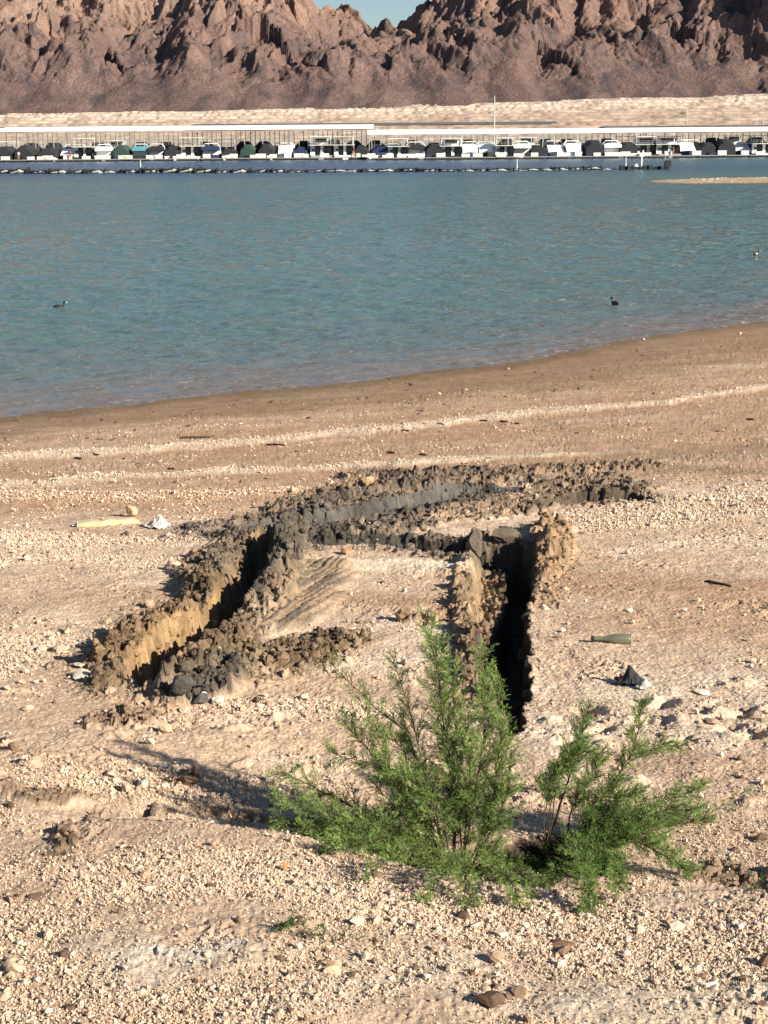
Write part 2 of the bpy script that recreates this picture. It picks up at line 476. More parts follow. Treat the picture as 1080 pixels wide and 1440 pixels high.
# arc of the outer wheel (behind), then the two deep ruts in front
heap([(400, 716, .2, .10), (450, 706, .25, .14), (520, 694, .28, .16), (590, 688, .28, .13), (660, 680, .25, .08), (720, 676, .2, .04)], (.20, .155, .105), .8, soft=.35)
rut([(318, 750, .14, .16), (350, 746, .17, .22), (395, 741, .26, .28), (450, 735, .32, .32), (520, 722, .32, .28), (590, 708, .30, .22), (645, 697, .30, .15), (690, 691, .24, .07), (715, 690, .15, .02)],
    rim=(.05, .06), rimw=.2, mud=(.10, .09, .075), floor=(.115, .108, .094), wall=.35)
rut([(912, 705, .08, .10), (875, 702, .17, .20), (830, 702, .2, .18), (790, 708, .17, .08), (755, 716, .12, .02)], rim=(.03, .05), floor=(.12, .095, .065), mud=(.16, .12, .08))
rut([(330, 852, .13, .30), (350, 815, .14, .33), (364, 780, .12, .32), (372, 755, .11, .26)],
    rim=(.05, .10), rimw=.15, mud=(.14, .115, .085), floor=(.24, .17, .10), wall=.6)
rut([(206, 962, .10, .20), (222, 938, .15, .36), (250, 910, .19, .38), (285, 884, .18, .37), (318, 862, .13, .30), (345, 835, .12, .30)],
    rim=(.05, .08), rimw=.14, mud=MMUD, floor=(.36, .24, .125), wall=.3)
heap([(352, 868, .06, .05), (370, 850, .09, .09), (392, 830, .08, .08)], (.13, .11, .085), .9, clods=.8)
heap([(385, 800, .08, .10), (392, 770, .10, .12)], (.11, .098, .078), .95, clods=.8)
SHADE_MUD = (.095, .072, .05)  # dark mud, with the right rut's shade painted into its colour
sel, d, sd, v = stroke([(694, 775, .13), (690, 820, .15), (688, 860, .14), (688, 900, .10)], .5)
wv = 1 - sstep(.45, 1.15, d / v[:, 0])
zf[sel] -= wv * .15; setc(sel, sstep(.1, .5, wv), (.33, .235, .14))
zf[sel] += wv * .006 * np.sin(xf[sel] * 2 * math.pi / .045); pebd[sel] *= 1 - wv * .8; mudm[sel] = np.maximum(mudm[sel], .5 * wv)
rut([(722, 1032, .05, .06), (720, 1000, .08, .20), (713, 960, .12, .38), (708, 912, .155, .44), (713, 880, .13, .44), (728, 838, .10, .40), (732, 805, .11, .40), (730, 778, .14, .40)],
    rim=(.03, .0), rimw=.06, mud=(.24, .17, .105), floor=SHADE_MUD, wall=.28)
rut([(738, 782, .14, .40), (712, 778, .18, .40)], rim=(0, .05), rimw=.1, mud=(.28, .2, .13), floor=SHADE_MUD, wall=.28)
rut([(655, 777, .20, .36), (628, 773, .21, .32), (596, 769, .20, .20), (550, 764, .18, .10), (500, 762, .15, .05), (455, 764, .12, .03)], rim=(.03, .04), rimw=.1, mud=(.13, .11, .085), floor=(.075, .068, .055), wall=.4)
heap([(655, 800, .05, .06), (672, 778, .08, .12), (673, 762, .08, .16)], (.20, .165, .12), 1, lumps=.35, clods=.2, soft=.4)
heap([(770, 745, .06, .14), (768, 765, .09, .16), (772, 790, .09, .12)], (.36, .24, .14), .9)
# smooth smeared ramp left of the island
sel, d, sd, v = stroke([(405, 882, .20), (440, 840, .27), (465, 800, .24)], .8)
wv = 1 - sstep(.3, 1.15, d / v[:, 0])
strk = pnoise((xf[sel] * .95 - yf[sel] * .28) / .045, (yf[sel] * .9 + xf[sel] * .3) / .9, 77)
setc(sel, wv * .95, (.31, .22, .14)); setc(sel, wv * sstep(.0, .35, strk + .4 * n_mid[sel]) * .85, (.13, .11, .085))
zf[sel] += wv * (.05 + .016 * strk); pebd[sel] *= 1 - wv * .9; clodd[sel] *= 1 - wv * .8; mudm[sel] *= 1 - .8 * wv
sel, d, sd, v = stroke([(500, 880, .08), (560, 840, .1)], .6)
wv = 1 - sstep(.5, 1.1, d / v[:, 0]); strk = pnoise((xf[sel] * .93 - yf[sel] * .3) / .04, (yf[sel] * .9) / .8, 78)
setc(sel, wv * sstep(.0, .4, strk) * .7, (.3, .19, .12))

# pale dried crust on the island and reddish clay below and beside it
for pp_, cc_, k_ in (([(478, 792, .12), (540, 794, .2), (600, 796, .2), (640, 805, .12)], (.74, .61, .45), 1.0), ([(500, 845, .14), (560, 850, .2), (620, 850, .12)], (.40, .255, .155), .85),
                ([(820, 815, .25), (900, 830, .4), (1000, 835, .45), (1110, 840, .45)], (.40, .25, .15), .8), ([(840, 880, .2), (960, 885, .3), (1100, 900, .3)], (.46, .31, .20), .6),
                ([(60, 860, .2), (150, 840, .25), (240, 835, .12)], (.46, .32, .20), .6), ([(250, 1050, .16), (360, 1035, .2), (470, 1030, .18)], (.56, .41, .28), .7),
                ([(150, 1330, .1), (230, 1365, .14), (330, 1345, .12)], (.62, .55, .45), .4), ([(800, 1420, .1), (950, 1425, .14), (1080, 1400, .1)], (.66, .56, .42), .6)):
    s_, w_ = band(pp_, cc_, k_, .5, peb=.1, w2=.3, ragged=.9)
    mudm[s_] *= 1 - .9 * w_; clodd[s_] *= 1 - .9 * w_; zf[s_] += .012 * w_
# crack and clods at the left of the ledge, footprints at the right, small trough, dark hollows painted for shade
heap([(85, 1200, .04, .015), (110, 1175, .05, .02), (140, 1150, .05, .015)], (.22, .15, .095), .85, clods=.12)
heap([(0, 1105, .07, .03), (60, 1125, .08, .03), (120, 1120, .07, .03)], (.25, .17, .11), .7, clods=.1)
heap([(250, 1100, .06, .04), (270, 1095, .05, .05)], (.2, .13, .08), .8)
heap([(140, 1015, .12, .03), (190, 1012, .12, .04), (230, 1000, .08, .03)], (.27, .18, .11), .75, clods=.25)
rr = np.random.default_rng(3)
for k in range(26):
    a, b = rr.uniform(820, 1090), rr.uniform(985, 1045)
    s_, d_, q_, v_ = stroke([(a, b, 1), (a + rr.uniform(14, 30), b + rr.uniform(-5, 5), 1)], .5)
    zf[s_] += np.exp(-(d_ / .05) ** 2) * rr.uniform(.008, .028)
    if k % 2 == 0:
        s_, d_, q_, v_ = stroke([(a - 26, b + 2, 1), (a - 14, b, 1)], .5)
        zf[s_] -= np.exp(-(d_ / .04) ** 2) * .05
for k in range(60):
    a, b = rr.uniform(-20, 1080), rr.uniform(960, 1150)
    s_, d_, q_, v_ = stroke([(a, b, 1), (a + rr.uniform(5, 30), b + rr.uniform(-3, 3), 1)], .5)
    zf[s_] += np.exp(-(d_ / .035) ** 2) * rr.uniform(.01, .035)
heap([(1000, 1225, .08, -.02), (1060, 1238, .12, -.05), (1110, 1235, .1, -.05)], (.27, .18, .11), .7, clods=.2)
rut([(715, 1205, .09, .10), (745, 1203, .17, .28), (785, 1203, .20, .34), (835, 1218, .1, .14)], rim=(.0, .0), floor=(.07, .05, .035), wall=.5)  # pit under the right bush, floor coloured dark to paint in shade
rut([(440, 1156, .07, .10), (390, 1154, .06, .09), (330, 1144, .05, .07), (270, 1138, .035, .05), (200, 1142, .03, .03)], rim=(0, 0), floor=(.26, .19, .13), wall=.5)  # ledge crack, its darker floor also painting the shadow line there

pebd[dsh < 2.0] = 0
r3 = fbm(xf, yf, .085, 4, 55, .6, True); r4 = fbm(xf, yf, .035, 2, 56, .6, True); r5 = fbm(xf, yf, .3, 3, 57)
fq = .05 * fbm(xf, yf, .12, 2, 111); fc1 = facet(xf + fq, yf - fq, .10, 120); fc2 = facet(xf - fq, yf + fq, .045, 140)
zf += mudm * (.016 * r3 + .008 * r4 + .042 * fc1 + .018 * fc2) * (.45 + .55 * sstep(6.3, 7.5, yf))
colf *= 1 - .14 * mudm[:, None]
rgh = sstep(-.1, .4, fbm(xf, yf, .8, 4, 58) - .1) * sstep(.3, 2, dsh) * (1 - mudm)
zf += rgh * (.004 * r3 + .003 * r4 + .013 * fc2) + (.005 * r4 + .003 * fbm(xf, yf, .022, 2, 66)) * sstep(2, 4, dsh)
mv = np.clip(.95 + .55 * fbm(xf, yf, .05, 3, 59) + .5 * r5 - .25 * sstep(.3, -.6, r3), .35, 1.6)  # random mud tones, plus shade painted into the hollows of the relief
colf = colf * (1 + mudm[:, None] * (mv[:, None] - 1))
stk = fbm(xf * .35, yf, .10, 3, 60)
colf = colf * (1 + (1 - mudm[:, None]) * (.16 * stk[:, None] + .10 * (fbm(xf, yf, .035, 2, 64)[:, None])))
jx = mudm * (.028 * fbm(xf, yf, .09, 3, 71) + .012 * fbm(xf, yf, .03, 2, 72)); jy = mudm * (.03 * fbm(xf, yf, .09, 3, 73) + .012 * fbm(xf, yf, .03, 2, 74))
colf = np.clip(colf * (1 + .12 * n_sm[:, None] + .10 * n_mid[:, None]), 0.01, .9)

ZZf = ZZ.ravel(); ZZf[idx_f] = zf; ZZ = ZZf.reshape(YY.shape)
CC = np.zeros((ZZ.size, 3)); CC[:] = SAND
dall = (shoreY(XX) - YY).ravel()
CC[dall < 3] = (.27, .18, .105); CC[dall < .8] = WET
CC[idx_f] = colf
Pd = np.full(ZZ.size, .5); Pd[idx_f] = pebd; Pd = Pd.reshape(ZZ.shape)
Cd = np.zeros(ZZ.size); Cd[idx_f] = clodd; Cd = Cd.reshape(ZZ.shape)
nr, nc = ZZ.shape
XJ = XX.ravel().copy(); YJ = YY.ravel().copy(); XJ[idx_f] += jx; YJ[idx_f] += jy
ii = (np.arange(nr - 1)[:, None] * nc + np.arange(nc - 1)[None, :]).ravel()
quads = np.stack([ii, ii + 1, ii + nc + 1, ii + nc], 1)
groundmat = vcol_mat('ground_material', rough=.93, fine=55, bumpd=.012, varlo=.70, varhi=1.28, vor=None, spec=.15, mid=5)
g = fastmesh('ground', np.stack([XJ, YJ, ZZ.ravel()], 1), quads, groundmat, colors=CC)
tag(g, kind='structure')

def _samp(A, x, y):
    x = np.asarray(x, float); y = np.asarray(y, float)
    fr = np.interp(y, yr, np.arange(nr)); fc = np.interp(x / hw_of(y), ug, np.arange(nc))
    r0 = np.clip(fr.astype(int), 0, nr - 2); c0 = np.clip(fc.astype(int), 0, nc - 2)
    a = fr - r0; b = fc - c0
    return (A[r0, c0] * (1 - a) * (1 - b) + A[r0 + 1, c0] * a * (1 - b) + A[r0, c0 + 1] * (1 - a) * b + A[r0 + 1, c0 + 1] * a * b)
def gz(x, y): return _samp(ZZ, x, y)
def G(px, py):
    """point of the finished ground seen at a photo pixel"""
    d = ray(px, py); ts = np.arange(3.0, 45, .01)
    h = CAMZ + d[2] * ts - gz(d[0] * ts, ts)
    k = int(np.argmax(h < 0)); t = ts[k]
    return np.array([d[0] * t, t, float(gz(d[0] * t, t))])

# ------------------------------------------------------------------ stones and clods
def ico():
    t = (1 + 5 ** .5) / 2
    v = np.array([(-1, t, 0), (1, t, 0), (-1, -t, 0), (1, -t, 0), (0, -1, t), (0, 1, t), (0, -1, -t), (0, 1, -t), (t, 0, -1), (t, 0, 1), (-t, 0, -1), (-t, 0, 1)], float)
    v /= np.linalg.norm(v[0])
    f = np.array([(0, 11, 5), (0, 5, 1), (0, 1, 7), (0, 7, 10), (0, 10, 11), (1, 5, 9), (5, 11, 4), (11, 10, 2), (10, 7, 6), (7, 1, 8), (3, 9, 4), (3, 4, 2), (3, 2, 6), (3, 6, 8), (3, 8, 9), (4, 9, 5), (2, 4, 11), (6, 2, 10), (8, 6, 7), (9, 8, 1)])
    return v, f
ICV, ICF = ico()
def subdiv(v, f):
    v = list(map(tuple, v)); cache = {}; nf = []
    def mid(a, b):
        k = (min(a, b), max(a, b))
        if k not in cache:
            p = (np.array(v[a]) + np.array(v[b])) / 2; p /= np.linalg.norm(p); v.append(tuple(p)); cache[k] = len(v) - 1
        return cache[k]
    for a, b, c in f:
        ab, bc, ca = mid(a, b), mid(b, c), mid(c, a)
        nf += [(a, ab, ca), (b, bc, ab), (c, ca, bc), (ab, bc, ca)]
    return np.array(v), np.array(nf)
IC2V, IC2F = subdiv(ICV, ICF)
IC3V, IC3F = subdiv(IC2V, IC2F)

def scatter_mesh(name, x, y, size, color, mat, sv, sf, flat=(.45, .9), rough=.25, sink=.15, smooth=False):
    n = len(x); k = len(sv)
    sc = np.stack([rng.uniform(.7, 1.25, n), rng.uniform(.6, 1.0, n), rng.uniform(flat[0], flat[1], n)], 1) * (size / 2)[:, None]
    V = sv[None] * (1 + rng.normal(0, rough, (n, k, 1)).clip(-.5, .5)) 
    V = V * sc[:, None, :]
    # random tilt then spin
    t = rng.normal(0, .4, n); c, s = np.cos(t)[:, None], np.sin(t)[:, None]
    Y2 = V[..., 1] * c - V[..., 2] * s; Z2 = V[..., 1] * s + V[..., 2] * c
    a = rng.uniform(0, 6.283, n); c, s = np.cos(a)[:, None], np.sin(a)[:, None]
    X3 = V[..., 0] * c - Y2 * s; Y3 = V[..., 0] * s + Y2 * c
    z0 = gz(x, y) + sc[:, 2] * (1 - 2 * sink)
    V = np.stack([X3 + x[:, None], Y3 + y[:, None], Z2 + z0[:, None]], -1).reshape(-1, 3)
    Fc = (sf[None] + (np.arange(n) * k)[:, None, None]).reshape(-1, 3)
    C = np.repeat(color, k, 0)
    return fastmesh(name, V, Fc, mat, colors=C, smooth=smooth)

stonemat = vcol_mat('stone_material', rough=.85, fine=90, bumpd=.003, varlo=.8, varhi=1.15, spec=.25, mid=20)
def pick(n, ylo, yhi, pw, field, mx):
    """positions spread over the visible ground; pw: density falls with distance"""
    y = (ylo ** (1 - pw) + rng.uniform(0, 1, n) * (yhi ** (1 - pw) - ylo ** (1 - pw))) ** (1 / (1 - pw)) if pw != 1 else ylo * (yhi / ylo) ** rng.uniform(0, 1, n)
    x = rng.uniform(-1.15, 1.15, n) * hw_of(y)
    p = _samp(field, x, y) / mx
    k = rng.uniform(0, 1, n) < p
    return x[k], y[k]
def stonecol(n, x=None, y=None):
    b = np.array([(.60, .47, .345), (.68, .57, .445), (.54, .405, .28), (.45, .30, .20), (.57, .435, .31), (.33, .25, .18)])
    c = b[rng.choice(6, n, p=[.30, .22, .22, .08, .14, .04])] * rng.uniform(.85, 1.15, (n, 1))
    return c
# foreground gravel, then middle distance, then far strand gravel
OCV = np.array([(1, 0, .1), (-.9, .1, 0), (0, 1, -.1), (.1, -1, .1), (.1, .1, 1), (0, 0, -1)], float)
OCF = np.array([(0, 2, 4), (2, 1, 4), (1, 3, 4), (3, 0, 4), (2, 0, 5), (1, 2, 5), (3, 1, 5), (0, 3, 5)])
x, y = pick(560000, 3.3, 6.8, 1.4, Pd, 3.4)
sz = np.clip(rng.lognormal(math.log(.0072), .38, len(x)), .004, .022)
far_r = [scatter_mesh('gravel', x, y, sz, stonecol(len(x)), stonemat, OCV, OCF, flat=(.7, 1.1), rough=.2, sink=.2)]
xb, yb_ = pick(9000, 3.3, 6.8, 1.2, Pd, 3.4)
sz = np.clip(rng.lognormal(math.log(.017), .35, len(xb)), .012, .05)
far_r.append(scatter_mesh('gravel', xb, yb_, sz, stonecol(len(xb)), stonemat, ICV, ICF))
x2, y2 = pick(380000, 6.4, 13, 1.5, Pd ** 1.6, 2.6 ** 1.6 * .8)
sz = np.clip(rng.lognormal(math.log(.0078), .5, len(x2)), .004, .04)
far_r.append(scatter_mesh('gravel', x2, y2, sz, stonecol(len(x2)), stonemat, OCV, OCF, flat=(.7, 1.1), rough=.2, sink=.2))
xb, yb_ = pick(6500, 6.4, 15, 1.3, Pd, 2.6)
sz = np.clip(rng.lognormal(math.log(.025), .45, len(xb)), .012, .08)
far_r.append(scatter_mesh('gravel', xb, yb_, sz, stonecol(len(xb)), stonemat, ICV, ICF))
x3, y3 = pick(230000, 12.5, 27, 1.3, Pd ** 1.6, 2.2 ** 1.6 * .8)
sz = np.clip(rng.lognormal(math.log(.015), .42, len(x3)), .008, .06)
far_r.append(scatter_mesh('gravel', x3, y3, sz, stonecol(len(x3)), stonemat, OCV, OCF, flat=(.7, 1.0), rough=.2, sink=.2))
print('gravel', len(x), len(x2), len(x3))
for o, t in zip(far_r, ('fine cream gravel covering the near bank below the green bushes', 'larger cream pebbles among the fine gravel of the near bank', 'fine tan gravel scattered around the wheel ruts', 'larger pebbles scattered around the wheel ruts', 'strips of pale pebbles along the old water lines')):
    tag(o, t, 'gravel', kind='stuff')
x4, y4 = pick(60000, 5.0, 22, 1.4, np.clip(Cd, 0, 1.5), 1.5)
sz = np.clip(rng.lognormal(math.log(.024), .55, len(x4)), .008, .10)
fr = np.interp(y4, yr, np.arange(nr)).astype(int); fc = np.interp(x4 / hw_of(y4), ug, np.arange(nc)).astype(int)
cc = CC.reshape(nr, nc, 3)[fr, fc] * rng.uniform(.75, 1.25, (len(x4), 1))
mudmat = vcol_mat('mud_material', rough=.8, fine=60, bumpd=.01, varlo=.7, varhi=1.3, spec=.3, mid=14)
print('clods', len(x4))
x5, y5 = pick(2600, 12.5, 30, 1.0, np.where((Pd > .05), .8, .5), 1.0)
dd5 = shoreY(x5) - y5; k5 = (dd5 > .5) & (rng.uniform(0, 1, len(x5)) < .25 + .75 * sstep(7, 3, dd5)); x5, y5 = x5[k5], y5[k5]
x6, y6 = pick(2600, 3.6, 13, 1.2, np.clip(Pd, .1, .7), .7)
o = scatter_mesh('dirt_crumbs', x6, y6, np.clip(rng.lognormal(math.log(.013), .6, len(x6)), .006, .06), np.tile(np.array((.17, .11, .07)), (len(x6), 1)) * rng.uniform(.6, 1.6, (len(x6), 1)), mudmat, ICV, ICF, flat=(.4, .9), rough=.25, sink=.2)
tag(o, 'brown crumbs of dirt scattered over the near ground', 'dirt', kind='stuff')
o = scatter_mesh('shore_debris', x5, y5, np.clip(rng.lognormal(math.log(.03), .5, len(x5)), .012, .11), np.tile(np.array((.10, .07, .045)), (len(x5), 1)) * rng.uniform(.6, 2.2, (len(x5), 1)), mudmat, ICV, ICF, flat=(.25, .6), rough=.25, sink=.2)
tag(o, 'dark bits of debris and dirt strewn along the old water lines', 'debris', kind='stuff')
o = scatter_mesh('mud_clods', x4, y4, sz, cc, mudmat, IC2V, IC2F, flat=(.6, 1.1), rough=.16, sink=.3)
tag(o, 'crumbly clods of wet mud thrown up along both wheel ruts', 'mud', kind='stuff')

# ------------------------------------------------------------------ water
wr = np.concatenate([np.array([14.0]), 16.0 * (640 / 16.0) ** np.linspace(0, 1, 1350)])
wu = np.concatenate([-1 - np.cumsum(np.geomspace(.01, 2.5, 34))[::-1], np.linspace(-1, 1, 520), 1 + np.cumsum(np.geomspace(.01, 2.5, 34))])
WY = np.repeat(wr[:, None], len(wu), 1); WX = wu[None] * (.28 * wr + 1)[:, None]
amp = np.clip(30 / WY, .0, 1) ** .5
res_ok = sstep(230, 90, WY)
shal = .3 + .7 * sstep(0, 6, WY - shoreY(WX))
big = fbm(WX, WY, 9, 2, 65)
wh = .085 * fbm(WX * .48 + .15 * WY, WY, .72, 3, 61, .5, False) + .03 * fbm(WX * .5 - .1 * WY, WY, .26, 2, 62) * sstep(70, 25, WY) \
    + .04 * fbm(WX * .35, WY, 1.9, 2, 63)
dsw = WY - shoreY(WX)
wh = wh + .045 * np.cos(2 * math.pi * (dsw + .5 * fbm(WX * .5, WY, 1.5, 3, 68)) / .85) * np.exp(-np.maximum(dsw, 0) / 2.6) * (.6 + .8 * fbm(WX, WY, 2.5, 2, 69))
WZ = wh * shal * (0.35 + .65 * res_ok) * (1 + .35 * big)
nrw, ncw = WZ.shape
ii = (np.arange(nrw - 1)[:, None] * ncw + np.arange(ncw - 1)[None, :]).ravel()
qw = np.stack([ii, ii + 1, ii + ncw + 1, ii + ncw], 1)
dws = (WY - shoreY(WX)).ravel(); wyr = WY.ravel(); wxr = WX.ravel()
def mixc(c, k, t):
    return c * (1 - k[:, None]) + np.array(t) * k[:, None]
wc = np.zeros((len(dws), 3)); wc[:] = (.155, .14, .125)
nbw = fbm(wxr * .25, wyr, 6, 4, 67)
wc = mixc(wc, sstep(.2, 5, dws + 1.5 * nbw), (.10, .135, .125))
wc = mixc(wc, sstep(3.5, 14, dws + 6 * nbw + .25 * wxr * 0), (.080, .140, .127))
wc = mixc(wc, sstep(30, 110, dws + 20 * nbw), (.064, .138, .130))
wc = mixc(wc, sstep(150, 215, wyr + 30 * nbw - .25 * wxr), (.018, .065, .12))
wc = mixc(wc, .5 * sstep(20, 60, wxr) * sstep(80, 120, wyr), (.08, .165, .15))
wm, n, b = newmat('water_material')
vc = N(n, 'ShaderNodeVertexColor', layer_name='Col')
n.links.new(vc.outputs[0], b.inputs['Base Color'])
b.inputs['Roughness'].default_value = .06; b.inputs['IOR'].default_value = 1.33; b.inputs['Specular IOR Level'].default_value = .5
geo = N(n, 'ShaderNodeNewGeometry')
sx_ = N(n, 'ShaderNodeSeparateXYZ'); rg_ = N(n, 'ShaderNodeMapRange'); rg_.inputs[1].default_value = 60; rg_.inputs[2].default_value = 200; rg_.inputs[3].default_value = .06; rg_.inputs[4].default_value = .24
n.links.new(geo.outputs['Position'], sx_.inputs[0]); n.links.new(sx_.outputs[1], rg_.inputs[0]); n.links.new(rg_.outputs[0], b.inputs['Roughness'])
mp = N(n, 'ShaderNodeMapping'); mp.inputs['Scale'].default_value = (.45, 1, 1)
n.links.new(geo.outputs['Position'], mp.inputs[0])
na = N(n, 'ShaderNodeTexNoise', Scale=1.5, Detail=5.0, Roughness=.6); nb = N(n, 'ShaderNodeTexNoise', Scale=8.0, Detail=3.0)
n.links.new(mp.outputs[0], na.inputs['Vector']); n.links.new(mp.outputs[0], nb.inputs['Vector'])
b1 = N(n, 'ShaderNodeBump', Strength=1.0, Distance=.24); b2 = N(n, 'ShaderNodeBump', Strength=.5, Distance=.01)
n.links.new(na.outputs[0], b1.inputs['Height']); n.links.new(nb.outputs[0], b2.inputs['Height'])
n.links.new(b1.outputs[0], b2.inputs['Normal']); n.links.new(b2.outputs[0], b.inputs['Normal'])
o = fastmesh('water', np.stack([wxr, wyr, WZ.ravel()], 1), qw, wm, colors=wc)
tag(o, kind='structure')

# ------------------------------------------------------------------ gravel bar in the lake
gx0, gy0 = onplane(905, 258, 0); gx1, gy1 = onplane(1180, 256, 0)
gu, gv = np.meshgrid(np.linspace(0, 1, 260), np.linspace(-1, 1, 60))
GX = gx0 + gu * (gx1 + 6 - gx0); GYc = gy0 + 3 + gu * 4
GY = GYc + gv * 9
hgt = .46 * np.sqrt(np.clip(1 - ((gu - .62) / .6) ** 2, 0, 1)) * np.clip(1 - gv ** 2, 0, 1) - .14 + .06 * fbm(GX, GY, 1.2, 4, 70)
cg = np.zeros((GX.size, 3)); cg[:] = (.43, .33, .22); cg = mixc(cg, sstep(.1, -.02, hgt.ravel()), (.13, .10, .07))
ii = (np.arange(59)[:, None] * 260 + np.arange(259)[None, :]).ravel()
farmat = vcol_mat('shore_material', rough=.95, fine=2.5, bumpd=.25, varlo=.72, varhi=1.25, mid=.3)
o = fastmesh('gravel_bar', np.stack([GX.ravel(), GY.ravel(), hgt.ravel()], 1), np.stack([ii, ii + 1, ii + 261, ii + 260], 1), farmat, colors=cg)
tag(o, kind='structure')
gk = rng.integers(0, GX.size, 5000); gk = gk[hgt.ravel()[gk] > .02][:260]
V_ = []; 
for k in gk:
    s_ = float(np.clip(rng.lognormal(math.log(.06), .5), .03, .25)); V_.append(ICV * (1 + rng.normal(0, .2, (12, 1))) * s_ * np.array([1, 1, .6]) + np.array([GX.ravel()[k], GY.ravel()[k], hgt.ravel()[k]]))
o = fastmesh('bar_stones', np.concatenate(V_), (ICF[None] + (np.arange(len(gk)) * 12)[:, None, None]).reshape(-1, 3), stonemat, colors=np.repeat(stonecol(len(gk)), 12, 0), smooth=False)
tag(o, 'pale stones scattered over the gravel bar in the lake', 'stones', kind='stuff')

# ------------------------------------------------------------------ far shore and mountains
def grid(x0, x1, nx, ys):
    X, Y = np.meshgrid(np.linspace(x0, x1, nx), ys)
    i = (np.arange(len(ys) - 1)[:, None] * nx + np.arange(nx - 1)[None, :]).ravel()
    return X, Y, np.stack([i, i + 1, i + nx + 1, i + nx], 1)
def zfoot(x):   # height of the mountain foot at Y=600
    return np.interp(x, [-600, -150, 0, 60, 150, 600], [13.0, 14.0, 15.4, 17.4, 19.4, 22])
X, Y, q = grid(-420, 420, 1500, np.linspace(436, 606, 300))
v = (Y - 440) / 160
prof = np.interp(v, [-.03, 0, .10, .35, .5, .78, .86, 1.04], [-2.0, 0.0, .18, .36, .46, .78, .95, 1.0])
ter = fbm(X, Y, 26, 5, 81)
Z = prof * zfoot(X) + 1.3 * ter * sstep(0, .3, v) + .6 * np.abs(fbm(X, Y, 6, 4, 82)) + .5 * fbm(X, Y * .5, 3, 3, 88, ridged=True) * sstep(.6, .9, v)
# little terraces left by the falling water
st = 1.15; fr = Z / st; Z = np.where(v > .05, (np.floor(fr) + sstep(.35, .8, fr - np.floor(fr))) * st * .6 + Z * .4, Z)
c = np.zeros((X.size, 3)); c[:] = (.47, .36, .275)
vv = v.ravel(); nn = fbm(X, Y, 14, 5, 83).ravel(); n2 = fbm(X * .25, Y, 2.2, 4, 84).ravel()
c = mixc(c, sstep(.68, .84, vv + .1 * nn) * .9, (.60, .49, .39))
c = mixc(c, sstep(.05, .4, nn) * .6, (.38, .26, .18)); c = mixc(c, sstep(.1, .35, fbm(X, Y * .6, 5, 4, 85).ravel()) * .5, (.30, .22, .16))
c = mixc(c, sstep(.15, .45, n2) * .55 * sstep(.9, .5, vv), (.28, .20, .14))
c = mixc(c, sstep(.5, .2, vv) * .7, (.36, .32, .26))
o = fastmesh('lakeshore', np.stack([X.ravel(), Y.ravel(), Z.ravel()], 1), q, farmat, colors=c)
tag(o, kind='structure')

ysm = np.linspace(598, 860, 520)
X, Y, q = grid(-460, 460, 1700, ysm)
# ridge lines: (px, py at the crest, Y), (px, py at the toe, Y) and side steepness
def hz(px, py, Y):
    p = at(px, py, Y); return p[0], p[1], p[2]
SP = [  # crest point, mid point, toe point, slope of the sides
 ((-260, -80, 790), (-300, 60, 680), (-330, 150, 606), .9),
 ((-60, -60, 800), (-110, 60, 690), (-140, 152, 606), .8),
 ((60, -45, 800), (20, 60, 690), (-20, 150, 606), .9),
 ((170, -20, 800), (120, 70, 700), (100, 150, 606), .8),
 ((255, 14, 800), (235, 40, 740), (195, 120, 630), .95),
 ((330, -22, 780), (300, 40, 700), (255, 148, 606), .95),
 ((395, 2, 775), (375, 60, 690), (350, 148, 606), 1.0),
 ((470, 30, 830), (440, 70, 740), (430, 140, 620), .8),
 ((565, 44, 740), (500, 75, 675), (455, 146, 606), 1.15),
 ((622, 30, 745), (590, 70, 680), (545, 145, 606), 1.0),
 ((680, -28, 740), (655, 60, 675), (640, 142, 606), 1.0),
 ((775, -55, 745), (740, 40, 675), (735, 138, 606), 1.0),
 ((870, -60, 745), (850, 60, 670), (835, 136, 606), .95),
 ((955, -60, 745), (935, 50, 680), (930, 134, 606), 1.0),
 ((1010, -55, 735), (1000, 40, 670), (1000, 130, 606), 1.05),
 ((1190, -150, 690), (1118, -40, 655), (1112, 118, 606), 1.9),
 ((1330, -140, 690), (1300, 0, 650), (1330, 118, 606), 1.0),
]
wxm = 16 * fbm(X, Y, 60, 5, 90); wym = 16 * fbm(X, Y, 60, 5, 91)
H = np.full(X.shape, -50.0)
for a, bb, cc_, sl_ in SP:
    pts = [hz(*a), hz(*bb), hz(*cc_)]
    pts = [(pts[0][0] * 1.0 + (pts[0][0] - pts[1][0]) * .5, pts[0][1] + 70, pts[0][2] * .86)] + pts
    for k in range(len(pts) - 1):
        p, r = np.array(pts[k]), np.array(pts[k + 1]); d = (r - p)[:2]; L2 = d @ d
        xx = X + wxm; yy = Y + wym
        t = np.clip(((xx - p[0]) * d[0] + (yy - p[1]) * d[1]) / L2, 0, 1)
        dist = np.hypot(xx - p[0] - t * d[0], yy - p[1] - t * d[1])
        h = p[2] + t * (r[2] - p[2]) - (sl_ * dist - 14 * (sl_ - .3) * (1 - np.exp(-dist / 14)))
        H = np.maximum(H, h)
foot = zfoot(X) + np.minimum((Y - 606) * .36, 19 + 7 * fbm(X, Y, 50, 3, 101)) + 2.0 * fbm(X, Y * .6, 22, 4, 102)
kk = 5.0
H = np.where(np.abs(H - foot) < kk, np.maximum(H, foot) + (kk - np.abs(H - foot)) ** 2 / (4 * kk), np.maximum(H, foot))
u = sstep(604, 655, Y); hh = np.clip((H - 12) / 60, 0, 1)
XA = X * .90 + Y * .42; YB_ = (Y * .90 - X * .42)
XC = X * .92 - Y * .38; YC = Y * .92 + X * .38
wq = 9 * fbm(X, Y, 30, 4, 95); wq2 = 3.5 * fbm(X, Y, 9, 3, 104)
